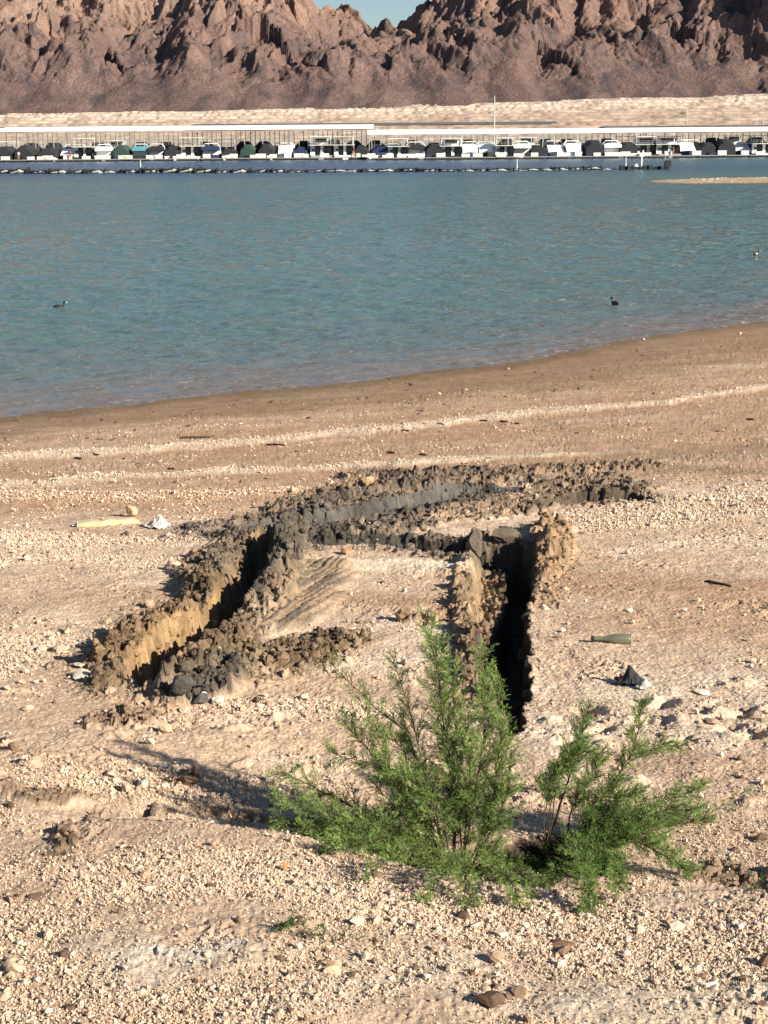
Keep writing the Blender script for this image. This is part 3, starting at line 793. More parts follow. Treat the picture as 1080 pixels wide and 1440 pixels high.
gul = fbm(XA + wq, YB_ * .26, 30, 5, 92, .5, True); gul2 = fbm(XC + wq, YC * .28, 22, 5, 106, .5, True)
fcw = 6 * fbm(X, Y, 16, 4, 112)
fcr = facet(XA + fcw, YB_ * .4 + fcw, 24, 150) * 14.0 + facet(XC + fcw, YC * .4 - fcw, 11, 170) * 6.0 + facet(XA - fcw, YB_ * .5, 4.5, 190) * 1.6
rk = np.clip(sstep(.05, .42, hh + .22 * fbm(X, Y, 35, 3, 103)), .24, 1)
dt_ = fbm(XA + wq2, YB_ * .45, 7.5, 4, 94, .5, True) + fbm(XC + wq2, YC * .45, 6.0, 4, 107, .5, True)
H += (np.maximum(gul, gul2 - .1) * 12.5 * rk + fbm(X, Y, 34, 4, 93) * 4 * rk + (.7 * dt_ - .3) * rk + fcr * rk * .36) * u - 3.0 * rk * u
H += .32 * fbm(X, Y, 2.6, 4, 97, .5, True) * u
H = H * u + (1 - u) * np.minimum(H, zfoot(X) + (Y - 600) * .35)
gyy, gxx = np.gradient(H, ysm, np.linspace(-460, 460, 1700)); steep = np.hypot(gxx, gyy)
c = np.zeros((X.size, 3)); c[:] = (.162, .108, .094)
hr = hh.ravel(); n1 = fbm(X + .6 * Y, Y, 30, 5, 98).ravel(); n2 = fbm(X, Y * .5, 9, 5, 99).ravel()
pxm, pym = project(X.ravel(), Y.ravel(), H.ravel())
c = mixc(c, sstep(.35, .9, hr + .6 * n1) * .85, (.31, .19, .14))
c = mixc(c, sstep(.0, .4, n2 + .6 * n1) * .75, (.075, .060, .062))
c = mixc(c, sstep(.15, .5, -n1) * .55, (.24, .16, .135))
c = mixc(c, sstep(1.1, 2.0, steep.ravel()) * .35, (.14, .10, .09))
c = mixc(c, sstep(40, -140, X.ravel()) * sstep(.5, .9, hr) * .5, (.36, .25, .185))
c = np.clip(c * (1 + .25 * fbm(X, Y, 2.4, 3, 100).ravel()[:, None]), .02, 1)
rockmat = vcol_mat('rock_material', rough=.95, fine=.9, bumpd=1.2, varlo=.7, varhi=1.3, mid=.12)
o = fastmesh('mountains', np.stack([X.ravel(), Y.ravel(), H.ravel()], 1), q, rockmat, colors=c)
tag(o, kind='structure')

# ------------------------------------------------------------------ marina
M = dict(
    white=simple('white_paint', (.82, .82, .80), .35, .04, .5),
    cream=simple('cream_gelcoat', (.74, .72, .64), .35, .05, .5),
    grey=simple('grey_metal', (.33, .34, .34), .5, .1, 1),
    roofgrey=simple('roof_sheet', (.13, .13, .12), .6, .1, .3),
    galv=simple('galvanised_steel', (.55, .56, .55), .4, .1, 1, .5),
    dark=simple('dark_canvas', (.022, .024, .028), .8, .3, 2),
    navy=simple('navy_canvas', (.02, .035, .09), .8, .3, 2),
    green=simple('green_canvas', (.03, .06, .05), .8, .3, 2),
    glass=simple('tinted_glass', (.012, .016, .02), .08, .1, 1),
    concrete=simple('concrete', (.27, .25, .22), .9, .15, .8),
    black=simple('black_rubber', (.018, .018, .017), .85, .4, 3, bump=.05),
    crust=simple('white_crust', (.45, .43, .38), .95, .4, 4, bump=.05),
    red=simple('red_cloth', (.45, .04, .03), .8, .1, 3),
    blue=simple('blue_paint', (.05, .17, .42), .4, .1, 1),
    yellow=simple('yellow_plastic', (.62, .42, .06), .5, .1, 1),
    skin=simple('skin', (.42, .24, .16), .6, .05, 8),
    wood=simple('weathered_wood', (.62, .47, .28), .8, .2, 12, bump=.003),
    teal=simple('teal_canvas', (.10, .32, .36), .7, .1, 1),
    silver=simple('silver_aluminium', (.5, .51, .52), .35, .05, 1, .7),
)
UNIT = []
YA, YB = 345.0, 330.0
def zat(px, py, Y): return at(px, py, Y)[2]
def xat(px, Y): return at(px, 200, Y)[0]
def marina_roof(label, x0, x1, Y, zE, zR, depth, posts, low):
    t = empty('marina_roof', ((x0 + x1) / 2, Y + depth / 2, 0))
    tag(t, label, 'boat shelter')
    cx = (x0 + x1) / 2; L = x1 - x0
    o = MB().prism([(-L / 2, 0), (L / 2, 0), (L / 2, .16), (-L / 2, .16)], 0, 1)
    # double pitched sheet roof as two sloping slabs
    b = MB(); dz = zR - zE; h = depth / 2
    b.add([(-L / 2, -h, zE), (L / 2, -h, zE), (L / 2, 0, zR), (-L / 2, 0, zR), (-L / 2, -h, zE + .18), (L / 2, -h, zE + .18), (L / 2, 0, zR + .18), (-L / 2, 0, zR + .18)],
          [(3, 2, 1, 0), (4, 5, 6, 7), (0, 1, 5, 4), (1, 2, 6, 5), (2, 3, 7, 6), (3, 0, 4, 7)])
    b.add([(-L / 2, h, zE), (L / 2, h, zE), (L / 2, 0, zR), (-L / 2, 0, zR), (-L / 2, h, zE + .18), (L / 2, h, zE + .18), (L / 2, 0, zR + .18), (-L / 2, 0, zR + .18)],
          [(0, 1, 2, 3), (7, 6, 5, 4), (4, 5, 1, 0), (5, 6, 2, 1), (6, 7, 3, 2), (7, 4, 0, 3)])
    b.build('roof_sheet', M['roofgrey'], t)
    MB().box((0, -h - .06, zE - .32), (L, .1, .95)).build('fascia', M['white'], t)
    MB().box((0, h + .06, zE - .32), (L, .1, .95)).build('fascia', M['white'], t)
    for s in (-1, 1):
        MB().prism([(-h, zE - .4), (h, zE - .4), (h, zE + .15), (0, zR + .12), (-h, zE + .15)], -.05, .05).build('gable', M['white'], t).rotation_euler = (0, 0, math.pi / 2)
        t.children[-1].location = (s * (L / 2 + .06), 0, 0)
    n = int(L / posts)
    for k in range(n + 1):
        x = -L / 2 + .5 + k * (L - 1) / n
        p = MB().box((0, 0, (zE - 1 + low) / 2), (.16, .16, zE - 1 - low)); p.build('post', M['galv'], t).location = (x, -h + .3, 0)
    posts = posts * .55
    for k in range(int(L / posts / 1.0) + 1):
        x = -L / 2 + 1.5 + k * posts
        if x < L / 2 - 1:
            MB().box((0, 0, (zE - 1 + low) / 2), (.13, .13, zE - 1 - low)).build('post', M['roofgrey'], t).location = (x, h - .3, 0)
    MB().box((0, 0, zE - .75), (L - 1, .16, .3)).build('beam', M['grey'], t)
    return t
zEA = 7.15; zEB = 5.8
marina_roof('long white edged marina roof on the left, reaching out of the photo', xat(8, YA), xat(526, YA), YA, zEA, zEA + .4, 16, 2.0, .5)
marina_roof('lower white edged marina roof covering the slips on the right', xat(516, YB), xat(1190, YB), YB, zEB + .1, zEB + .5, 16, 2.4, .5)
marina_roof('short marina roof piece at the left edge, behind the long roof', xat(-260, YA + 22), xat(28, YA + 22), YA + 22, zEA + .05, zEA + .35, 14, 4.5, .5)

def walkway(label, x0, x1, Y):
    t = empty('floating_walkway', ((x0 + x1) / 2, Y, 0)); tag(t, label, 'walkway')
    L = x1 - x0
    MB().box((0, 0, .42), (L, 2.6, .16)).build('deck', M['concrete'], t)
    n = int(L / 5)
    f = MB()
    for k in range(n):
        f.box((-L / 2 + 2.5 + k * L / n, -.2, .12), (3.9, 2.2, .42))
    f.build('float_row', M['black'], t)
    return t
DOCKA, DOCKB = YA - 10.5, YB - 10.5
walkway('pale floating walkway in front of the left slips', xat(-60, DOCKA), xat(520, DOCKA), DOCKA)
walkway('pale floating walkway in front of the right slips', xat(522, DOCKB), xat(1190, DOCKB), DOCKB)

# boats: every kind once per copy, colours vary
def hull_mesh(L, W, H, bow=.35):
    """stern at y=-L/2 facing the camera, bow at +y"""
    st = [(-.5, .86, .0), (-.2, 1, 0), (.15, .98, .02), (.35, .7, .1), (.5, .06, .22)]
    vs = []; fs = []
    for v_, wd, lift in st:
        y = v_ * L; w2 = W / 2 * wd
        vs += [(-w2, y, H * (1 + lift)), (-w2 * .93, y, H * .35), (-w2 * .5, y, -.25), (w2 * .5, y, -.25), (w2 * .93, y, H * .35), (w2, y, H * (1 + lift))]
    for i in range(4):
        for k in range(5):
            fs.append((i * 6 + k, i * 6 + k + 1, (i + 1) * 6 + k + 1, (i + 1) * 6 + k))
        fs.append((i * 6 + 5, i * 6, (i + 1) * 6, (i + 1) * 6 + 5))
    fs.append((5, 4, 3, 2, 1, 0)); fs.append(tuple(24 + k for k in range(6)))
    return MB().add(vs, fs)
def houseboat(loc, rz, s, L, W, H2, canopy, hullm='white'):
    t = empty('houseboat', loc, rz)
    hull_mesh(L, W, .9).build('hull', M[hullm], t)
    MB().box((0, .02 * L, 2.0), (W * .86, L * .66, 2.2)).build('cabin', M['glass'], t)
    for bc_, bd_ in (((0, .2 * L, 2.0), (W * .92, L * .3, 2.3)), ((-W * .36, -L * .3, 2.0), (W * .2, .5, 2.2)), ((W * .05, -L * .3, 2.0), (W * .12, .5, 2.2))): MB().box(bc_, bd_).build('cabin_wall', M['white'], t)
    for sx in (-1, 1):
        MB().box((sx * W * .24, -L * .341, 2.1), (W * .3, .06, .5)).build('window', M['glass'], t)
        MB().box((sx * (W * .45 + .01), 0, 2.2), (.06, L * .6, .9)).build('window', M['glass'], t)
    MB().box((0, 0, 3.16), (W, L * .84, .12)).build('upper_deck', M['cream'], t)
    rl = MB()
    for k in range(7):
        rl.box((-W / 2 + k * W / 6, -L * .415, 3.65), (.06, .06, .9))
    rl.box((0, -L * .415, 4.1), (W, .06, .06)).box((0, -L * .415, 3.7), (W, .05, .05))
    rl.build('railing', M['silver'], t)
    if H2:
        MB().box((0, 0, 4.05), (W * .6, L * .3, 1.6)).build('upper_cabin', M['white'], t)
        MB().box((0, -L * .153, 4.2), (W * .5, .06, .8)).build('window', M['glass'], t)
    c = MB().box((0, -L * .22, H2 * 0 + 5.05), (W * .9, L * .34, .12))
    for sx in (-1, 1):
        for sy in (-.36, -.08): c.box((sx * W * .42, L * sy, 4.1), (.07, .07, 1.8))
    c.build('canopy', M[canopy], t)
    return t
def cruiser(loc, rz, L, W, cover, hullm='white', arch=True):
    t = empty('cabin_cruiser', loc, rz)
    hull_mesh(L, W, 1.15).build('hull', M[hullm], t)
    MB().prism([(-L * .30, 1.1), (L * .36, 1.15), (L * .22, 1.9), (L * .02, 2.7), (-L * .1, 2.75), (-L * .26, 2.0)], -W * .38, W * .38).build('cabin', M['white'], t).rotation_euler = (0, 0, math.pi / 2)
    MB().box((0, -L * .255, 1.75), (W * .62, .08, .75)).build('door', M['glass'], t)
    cv = MB().prism([(-W * .42, 2.1), (W * .42, 2.1), (W * .42, 2.75), (W * .2, 3.05), (-W * .2, 3.05), (-W * .42, 2.75)], -L * .42, -L * .02)
    cv.build('canvas_top', M[cover], t)
    if arch:
        MB().tube([(-W * .46, -L * .1, 1.2), (-W * .42, -L * .16, 2.9), (-W * .3, -L * .18, 3.5), (W * .3, -L * .18, 3.5), (W * .42, -L * .16, 2.9), (W * .46, -L * .1, 1.2)], .1, 6).build('radar_arch', M['white'], t)
    MB().box((0, -L * .53, .25), (W * .7, .7, .12)).build('swim_platform', M['cream'], t)
    return t
def covered_boat(loc, rz, L, W, H, cover, hullm='white'):
    t = empty('covered_boat', loc, rz)
    hull_mesh(L, W, .95).build('hull', M[hullm], t)
    c = MB()
    st = [(-.47, .86, .72), (-.3, .95, 1), (0, .98, 1), (.25, .85, .8), (.46, .2, .45)]
    vs = []; fs = []
    for v_, wd, hh_ in st:
        w2 = W / 2 * wd; y = v_ * L
        vs += [(-w2 * 1.03, y, .75), (-w2 * .98, y, .95 + (H - 1) * .6 * hh_), (-w2 * .4, y, .95 + (H - 1) * hh_), (w2 * .4, y, .95 + (H - 1) * hh_), (w2 * .98, y, .95 + (H - 1) * .6 * hh_), (w2 * 1.03, y, .75)]
    for i in range(4):
        for k in range(5): fs.append((i * 6 + k, i * 6 + k + 1, (i + 1) * 6 + k + 1, (i + 1) * 6 + k))
    fs.append((5, 4, 3, 2, 1, 0)); fs.append(tuple(24 + k for k in range(6)))
    c.add(vs, fs).build('canvas_cover', M[cover], t)
    MB().box((0, -L * .52, .55), (.45, .5, 1.0), taper=.8).build('outboard_motor', M['black'], t)
    return t
ORD = ['first', 'second', 'third', 'fourth', 'fifth', 'sixth', 'seventh', 'eighth', 'ninth', 'tenth', 'eleventh', 'twelfth', 'thirteenth', 'fourteenth', 'fifteenth', 'sixteenth', 'seventeenth', 'eighteenth', 'nineteenth', 'twentieth', 'twenty-first', 'twenty-second']
rb = random.Random(11)
# (px centre, kind, width m, height/flag, cover, hull)
LEFT = [(12, 'c', 4.6, 3.9, 'dark'), (40, 'c', 4.4, 4.1, 'dark'), (72, 'c', 5.0, 3.8, 'dark'), (98, 'r', 3.8, 0, 'navy'), (122, 'h', 4.4, 0, 'cream'), (148, 'r', 4.0, 0, 'white'),
        (174, 'c', 4.4, 4.0, 'green'), (200, 'r', 3.8, 0, 'teal'), (222, 'r', 3.8, 0, 'dark'), (246, 'c', 4.2, 3.2, 'dark'), (272, 'h', 4.8, 0, 'cream'), (298, 'r', 4.4, 0, 'navy'), (324, 'c', 4.2, 3.4, 'dark'),
        (350, 'c', 4.4, 4.0, 'green'), (376, 'c', 4.4, 3.8, 'dark'), (402, 'r', 4.0, 0, 'white'), (424, 'c', 4.0, 3.2, 'navy'), (452, 'h', 5.0, 1, 'white'), (484, 'h', 4.6, 0, 'cream'), (508, 'c', 3.6, 3.0, 'dark')]
RIGHT = [(536, 'c', 4.4, 3.6, 'navy'), (560, 'h', 4.6, 0, 'white'), (584, 'r', 4.4, 0, 'dark'), (610, 'c', 4.2, 3.6, 'dark'), (634, 'h', 5.0, 1, 'white'), (660, 'r', 4.2, 0, 'white'), (684, 'r', 4.4, 0, 'white'),
         (708, 'h', 4.2, 0, 'white'), (732, 'r', 4.2, 0, 'cream'), (756, 'c', 4.0, 3.2, 'dark'), (780, 'r', 4.4, 0, 'dark'), (806, 'r', 4.2, 0, 'white'), (832, 'c', 4.8, 3.8, 'dark'), (858, 'r', 4.2, 0, 'white'),
         (880, 'c', 4.2, 3.6, 'dark'), (906, 'h', 5.4, 1, 'white'), (936, 'h', 5.4, 1, 'navy'), (964, 'r', 4.2, 0, 'white'), (990, 'c', 4.6, 4.0, 'dark'), (1014, 'c', 4.4, 4.2, 'dark'), (1040, 'r', 4.2, 0, 'white'), (1066, 'h', 4.8, 0, 'dark')]
def fleet(lst, Y, side):
    'boats stand in slips, seen from the stern or the bow'
    for i, (px, k, W, h, cv) in enumerate(lst):
        L = rb.uniform(9, 13); Yb = Y - 8 + 1.8 + L / 2 + rb.uniform(0, 1.5); X0 = xat(px, Yb)
        where = '%s slip from the left, %s roof' % (ORD[i], side)
        cn = {'dark': 'black', 'green': 'dark green', 'navy': 'navy blue', 'white': 'white', 'cream': 'cream', 'teal': 'teal'}[cv]
        rz = rb.choice([0, math.pi]) if k == 'r' else 0
        loc = (X0, Yb, 0)
        if k == 'c':
            o = covered_boat(loc, 0, L, W * rb.uniform(.8, 1), h * rb.uniform(.72, 1), cv, rb.choice(['white', 'dark', 'cream', 'navy', 'dark'])); tag(o, 'boat under %s canvas, %s' % (cn, where), 'boat', 'boats moored in the marina slips')
        elif k == 'h':
            o = houseboat(loc, 0, 1, L + 2, W, h, cv, rb.choice(['white', 'grey', 'dark'])); tag(o, 'houseboat with %s canopy, %s' % (cn, where), 'houseboat', 'boats moored in the marina slips')
            o.scale = (1, 1, .95 if side == 'left' else .84)
        else:
            o = cruiser(loc, rz, L, W, cv, rb.choice(['white', 'navy', 'dark'])); tag(o, 'cabin cruiser with %s top, %s' % (cn, where), 'boat', 'boats moored in the marina slips')
fleet(LEFT, YA, 'left'); fleet(RIGHT, YB, 'right')
for i, px in enumerate([14, 46, 78, 112, 140, 166, 200, 235, 262, 290, 318, 345, 372, 398, 428, 470, 498, 528, 552, 580, 606, 632, 658, 684, 712, 740, 766, 796, 824, 852, 880, 910, 940, 970, 1000, 1030, 1060]):
    Yb = (YA if px < 515 else YB) + 22 + rb.uniform(-2, 2); X0 = xat(px, Yb)
    nm = ORD[i] if px < 515 else ORD[i - 17]
    sd_ = 'left' if px < 515 else 'right'
    if i % 5 == 0:
        o = houseboat((X0, Yb, 0), 0, 1, 13, 5, i % 2, 'white'); o.scale = (1, 1, .85); tag(o, 'white houseboat in the back row, %s from the left, %s roof' % (nm, sd_), 'houseboat', 'boats in the back row of the marina')
    elif i % 5 == 3:
        o = cruiser((X0, Yb, 0), 0, 11, 4.4, 'white'); tag(o, 'white cruiser in the back row, %s from the left, %s roof' % (nm, sd_), 'boat', 'boats in the back row of the marina')
    else:
        o = covered_boat((X0, Yb, 0), 0, 11, 4.4, 4, 'dark'); tag(o, 'black covered boat filling in shade in the back row, %s from the left, %s roof' % (nm, sd_), 'boat', 'boats in the back row of the marina')  # black boats added to deepen the shade under the roofs

# dock lockers along the walkway
lb = MB().box((0, 0, .34), (1.7, .75, .64)); lk0 = empty('dock_locker')
lb.build('box', M['cream'], lk0); MB().box((0, 0, .70), (1.8, .85, .08), taper=.94).build('lid', M['white'], lk0)
first = True
for px in [6, 42, 58, 66, 94, 120, 140, 172, 178, 210, 222, 254, 268, 290, 322, 328, 356, 366, 384, 420, 428, 456, 500, 522, 548, 565, 590, 620, 655, 672, 705, 730, 752, 796, 840, 868, 880, 910, 940, 980, 1016, 1048, 1070]:
    D = DOCKA if px < 521 else DOCKB
    if first: t = lk0; first = False
    else:
        t = lk0.copy(); col.objects.link(t)
        for ch in lk0.children:
            cc_ = ch.copy(); cc_.parent = t; col.objects.link(cc_)
    t.location = (xat(px, D), D + .1, .505); t.scale = (rb.uniform(.8, 1.25), 1, rb.uniform(.8, 1.2))
    tag(t, 'low white dock locker standing on the marina walkway', 'dock locker', 'white dock lockers on the marina walkway')
# lamp and mooring poles seen above the right roof
def pole(px, ytop, Y, label, wm_=.12, arm=0):
    x = xat(px, Y); zt = zat(px, ytop, Y)
    t = empty('pole', (x, Y, 0)); tag(t, label, 'pole')
    MB().tube([(0, 0, 0), (0, 0, zt * .6), (0, 0, zt)], [wm_, wm_ * .8, wm_ * .55], 8).build('shaft', M['galv'], t)
    MB().tube([(0, 0, zt), (0, 0, zt + .15), (0, 0, zt + .25)], [.05, .16, .04], 8).build('finial', M['silver'], t)
    if arm: MB().box((arm / 2, 0, zt * .88), (abs(arm), .1, .1)).build('yardarm', M['cream'], t)
pole(695, 135, YB + 14, 'tall pale flagpole rising above the right marina roof', .17)
pole(965, 150, YB + 34, 'thin mast above the right roof, left of the mast group', .1)
for px, yt, tx in [(1026, 150, 'leftmost'), (1037, 153, 'second'), (1062, 156, 'third'), (1072, 152, 'rightmost')]:
    pole(px, yt, YB + 36, 'thin sailboat mast, %s of the four above the right end of the roof' % tx, .1)

# ------------------------------------------------------------------ small craft in front of the walkway
def person(loc, rz, shirt, label, seated=False):
    me = bpy.data.meshes.new('person'); 
    if seated:
        V = [(0, 0, .45), (0, 0, .72), (0, 0, .98), (0, 0, 1.12), (0, -.02, 1.27), (-.2, 0, .93), (-.26, -.08, .68), (-.18, -.3, .6), (.2, 0, .93), (.26, -.08, .68), (.18, -.3, .6), (-.1, -.05, .42), (-.14, -.45, .45), (-.14, -.5, .05), (.1, -.05, .42), (.14, -.45, .45), (.14, -.5, .05)]
    else:
        V = [(0, 0, .95), (0, 0, 1.2), (0, 0, 1.42), (0, 0, 1.53), (0, 0, 1.68), (-.2, 0, 1.4), (-.27, 0, 1.12), (-.28, -.08, .86), (.2, 0, 1.4), (.27, 0, 1.12), (.28, -.08, .86), (-.1, 0, .88), (-.12, -.02, .48), (-.13, 0, .06), (.1, 0, .88), (.12, -.02, .48), (.13, 0, .06)]
    E = [(0, 1), (1, 2), (2, 3), (3, 4), (2, 5), (5, 6), (6, 7), (2, 8), (8, 9), (9, 10), (0, 11), (11, 12), (12, 13), (0, 14), (14, 15), (15, 16)]
    R = [.15, .15, .16, .065, .105, .07, .05, .035, .07, .05, .035, .1, .07, .045, .1, .07, .045]
    me.from_pydata(V, E, [])
    me.materials.append(M['skin'])
    o = bpy.data.objects.new('person', me); o.location = loc; o.rotation_euler = (0, 0, rz); link(o)
    o.modifiers.new('skin', 'SKIN')
    for i, r in enumerate(R): me.skin_vertices[0].data[i].radius = (r, r)
    me.skin_vertices[0].data[0].use_root = True
    s = o.modifiers.new('sub', 'SUBSURF'); s.levels = 1; s.render_levels = 1
    dz = -.46 if seated else 0
    b = MB(); b.tube([(0, 0, .93 + dz), (0, 0, 1.15 + dz), (0, 0, 1.4 + dz), (0, 0, 1.5 + dz)], [.18, .19, .22, .1], 10, .75)
    for sx in (-1, 1): b.tube([(sx * .15, 0, 1.43 + dz), (sx * .24, 0, 1.3 + dz), (sx * .28, -.03, 1.12 + dz)], [.09, .085, .08], 8)
    b.build('shirt', M[shirt], o, smooth=True)
    b = MB(); b.tube([(0, .02, 1.66 + dz), (0, .02, 1.74 + dz), (0, .01, 1.8 + dz)], [.115, .11, .04], 10).build('hair', M['dark'], o, smooth=True)
    tag(o, label, 'person')
    return o
def speedboat(px, py, rz, L, hullm, label, screen=True, seat='white'):
    x, y = onplane(px, py, 0.0)
    t = empty('speedboat', (x, y, 0), rz); tag(t, label, 'boat')
    hull_mesh(L, L * .34, .62).build('hull', M[hullm], t)
    MB().box((0, -.02 * L, .66), (L * .24, L * .42, .08)).build('cockpit', M['cream'], t)
    if screen: MB().prism([(-.16 * L, .62), (.16 * L, .62), (.12 * L, 1.05), (-.12 * L, 1.05)], .13 * L, .15 * L).build('windscreen', M['glass'], t)
    MB().box((0, -.3 * L, .85), (L * .24, .5, .35)).build('seat', M[seat], t)
    MB().box((0, -.53 * L, .5), (.4, .45, 1.0), taper=.75).build('outboard_motor', M['black'], t)
    return t
sb = speedboat(489, 223, -math.pi / 2 - .1, 6.4, 'white', 'white open speedboat with a red clothed driver, in open water before the left walkway')
person((sb.location.x - .4, sb.location.y, .35), -.4, 'red', 'seated driver in a red top in the white speedboat', True)
speedboat(676, 217, -math.pi / 2, 7.5, 'white', 'long low white runabout beside the right walkway, left of the bowrider')
speedboat(717, 218, math.pi / 2 + .15, 5.6, 'cream', 'cream bowrider moored right of the long white runabout')
speedboat(378, 221, math.pi / 2, 4.6, 'white', 'small white dinghy tied below the left walkway', False)
speedboat(12, 222, math.pi / 2, 4.8, 'cream', 'small cream dinghy at the left edge of the walkway', False)
t = speedboat(1022, 212, -math.pi / 2, 6.2, 'blue', 'bright blue boat moored at the right end of the walkway', True, 'navy')
for px, py, mt_, lab in [(763, 217, 'yellow', 'yellow kayak floating along the right walkway'), (741, 218, 'cream', 'cream kayak left of the yellow one by the walkway'), (800, 217, 'silver', 'grey kayak right of the yellow one by the walkway')]:
    x, y = onplane(px, py, 0)
    k = MB().tube([(-2.2, 0, .25), (-1.5, 0, .2), (0, 0, .18), (1.5, 0, .2), (2.2, 0, .25)], [.03, .28, .38, .28, .03], 10, .6).build('kayak', M[mt_], None, smooth=True)
    k.location = (x, y, 0); tag(k, lab, 'kayak')
    MB().box((0, 0, .40), (.9, .4, .06)).build('cockpit_rim', M['dark'], k)
for px, sh, lab in [(99, 'red', 'person in a red shirt standing on the left walkway'), (497, 'red', 'person in red on the walkway behind the white speedboat'), (26, 'white', 'person in a white shirt at the left end of the walkway'), (946, 'navy', 'person in dark blue standing on the right walkway')]:
    D = DOCKA if px < 521 else DOCKB
    person((xat(px, D), D - .7, .50), rb.uniform(-1, 1), sh, lab)

# ------------------------------------------------------------------ floating breakwater
bl = [(-20, 244), (100, 244), (200, 243.5), (330, 243), (500, 242), (650, 241), (760, 240), (880, 238)]
def boom_xy(px): return onplane(px, float(np.interp(px, [a for a, _ in bl], [b for _, b in bl])), 0)
protos = []
for k in range(5):
    r_ = np.random.default_rng(50 + k); b = MB(); nb_ = r_.integers(3, 6)
    for j in range(nb_):
        xx = -1.3 + 2.6 * j / (nb_ - 1) if nb_ > 1 else 0
        R = r_.uniform(.28, .42); tl = r_.uniform(-.25, .25)
        pts = [(xx + math.sin(a) * R * .35 + tl * math.cos(a), math.sin(a) * R * 1.0, .05 + .0 * j + math.cos(a) * R) for a in np.linspace(0, 2 * math.pi, 9)]
        b.tube(pts, .15, 6)
    b.tube([(-1.75, 0, .06), (-.6, .05, .16), (.6, -.05, .14), (1.75, 0, .06)], [.18, .3, .28, .18], 7)
    cr = MB()
    for j in range(r_.integers(1, 4)):
        cr.tube([(r_.uniform(-1.4, 0), -.22, .10), (r_.uniform(0, .5), -.3, .24), (r_.uniform(.6, 1.4), -.22, .1)], [.03, r_.uniform(.1, .2), .03], 6)
    protos.append((b, cr))
meshes = []
px = -14.0; i = 0; rb2 = random.Random(5)
while px < 862:
    k = i % 5 if i < 5 else rb2.randrange(5)
    x, y = boom_xy(px)
    if len(meshes) <= k:
        o = protos[k][0].build('breakwater_float', M['black']); c_ = protos[k][1].build('pale_crust', M['crust'], o); meshes.append((o, c_))
    else:
        o = meshes[k][0].copy(); col.objects.link(o); c_ = meshes[k][1].copy(); c_.parent = o; col.objects.link(c_)
    o.location = (x, y + rb2.uniform(-.3, .3), rb2.uniform(-.08, .05)); o.rotation_euler = (0, rb2.uniform(-.05, .05), rb2.uniform(-.12, .12))
    o.scale = (rb2.uniform(.8, 1.15), 1, rb2.uniform(.7, 1.2) * (1.15 if px < 380 else .8))
    tag(o, 'half sunk bundle of black tyres in the floating breakwater line', 'breakwater float', 'tyre bundles in the floating breakwater')
    px += rb2.uniform(19, 31) * (1.0 if px < 700 else .8); i += 1
# raft at the right end of the breakwater
rx, ry = onplane(906, 238.5, 0)
t = empty('work_raft', (rx, ry, 0)); tag(t, 'dark low raft with a post, at the right end of the breakwater', 'raft')
b = MB()
for k in range(9): b.box((-2.9 + k * .72, rng.uniform(-.3, .3), .2 + rng.uniform(-.1, .12)), (.6, 1.6, .5), rz=rng.uniform(-.3, .3), taper=.8)
b.build('float_row', M['black'], t)
MB().tube([(2.6, 0, .2), (2.65, 0, 2.2)], .05, 6).build('mast', M['grey'], t)
MB().box((3.05, 0, .75), (.8, .7, .8), taper=.9).build('box', M['dark'], t)
MB().box((-1.1, -.4, .55), (.5, .3, .35), taper=.6).build('buoy', M['white'], t)
p = MB().box((-.35, 0, 1.0), (.16, .16, 1.6)); p.box((-.35, 0, 1.9), (.7, .12, .5), taper=.7); p.box((-.2, 0, 2.3), (.3, .1, .3), taper=.5); p.build('sign_post', M['cream'], t)
for i_, (px, py) in enumerate([(198, 240), (727, 240), (880, 234)]):
    x, y = onplane(px, py, 0)
    o = MB().tube([(0, 0, -.1), (0, 0, .5), (0, 0, 1.5)], [.12, .07, .04], 6).build('marker_stake', M['cream'], None)
    o.location = (x, y, 0); tag(o, ['pale marker stake standing in the left part of the breakwater', 'pale marker stake in the right half of the breakwater', 'pale marker stake beside the dark raft'][i_], 'stake')

# ------------------------------------------------------------------ coots on the water
coatm = simple('black_feathers', (.02, .02, .022), .6, .3, 20); billm = simple('white_bill', (.8, .78, .72), .5, .05, 9)
def coot(px, py, rz, label, wh=False):
    x, y = onplane(px, py, 0)
    b = MB()
    b.tube([(-.2, 0, .075), (-.16, 0, .07), (-.08, 0, .05), (.03, 0, .045), (.11, 0, .05), (.155, 0, .085), (.165, 0, .13), (.17, 0, .17), (.195, 0, .195), (.23, 0, .19), (.25, 0, .18)],
           [.008, .035, .075, .085, .065, .038, .028, .03, .038, .03, .012], 12)
    o = b.build('coot', coatm, None, smooth=True); o.location = (x, y, .005); o.rotation_euler = (0, 0, rz); o.scale = (.72, .72, .9)
    MB().tube([(.235, 0, .187), (.26, 0, .182), (.29, 0, .172)], [.016, .014, .003], 6).build('bill', billm, o, smooth=True)
    if wh: MB().tube([(-.12, -.06, .06), (-.02, -.085, .06), (.06, -.06, .06)], [.01, .035, .01], 8).build('flank_patch', billm, o, smooth=True)
    tag(o, label, 'water bird', None)
coot(83, 435, .1, 'black coot swimming at the left, facing right')
coot(865, 430, 2.1, 'black coot swimming near the shore, right of centre')
coot(1063, 359, .6, 'dark duck with a white flank swimming near the right edge', True)

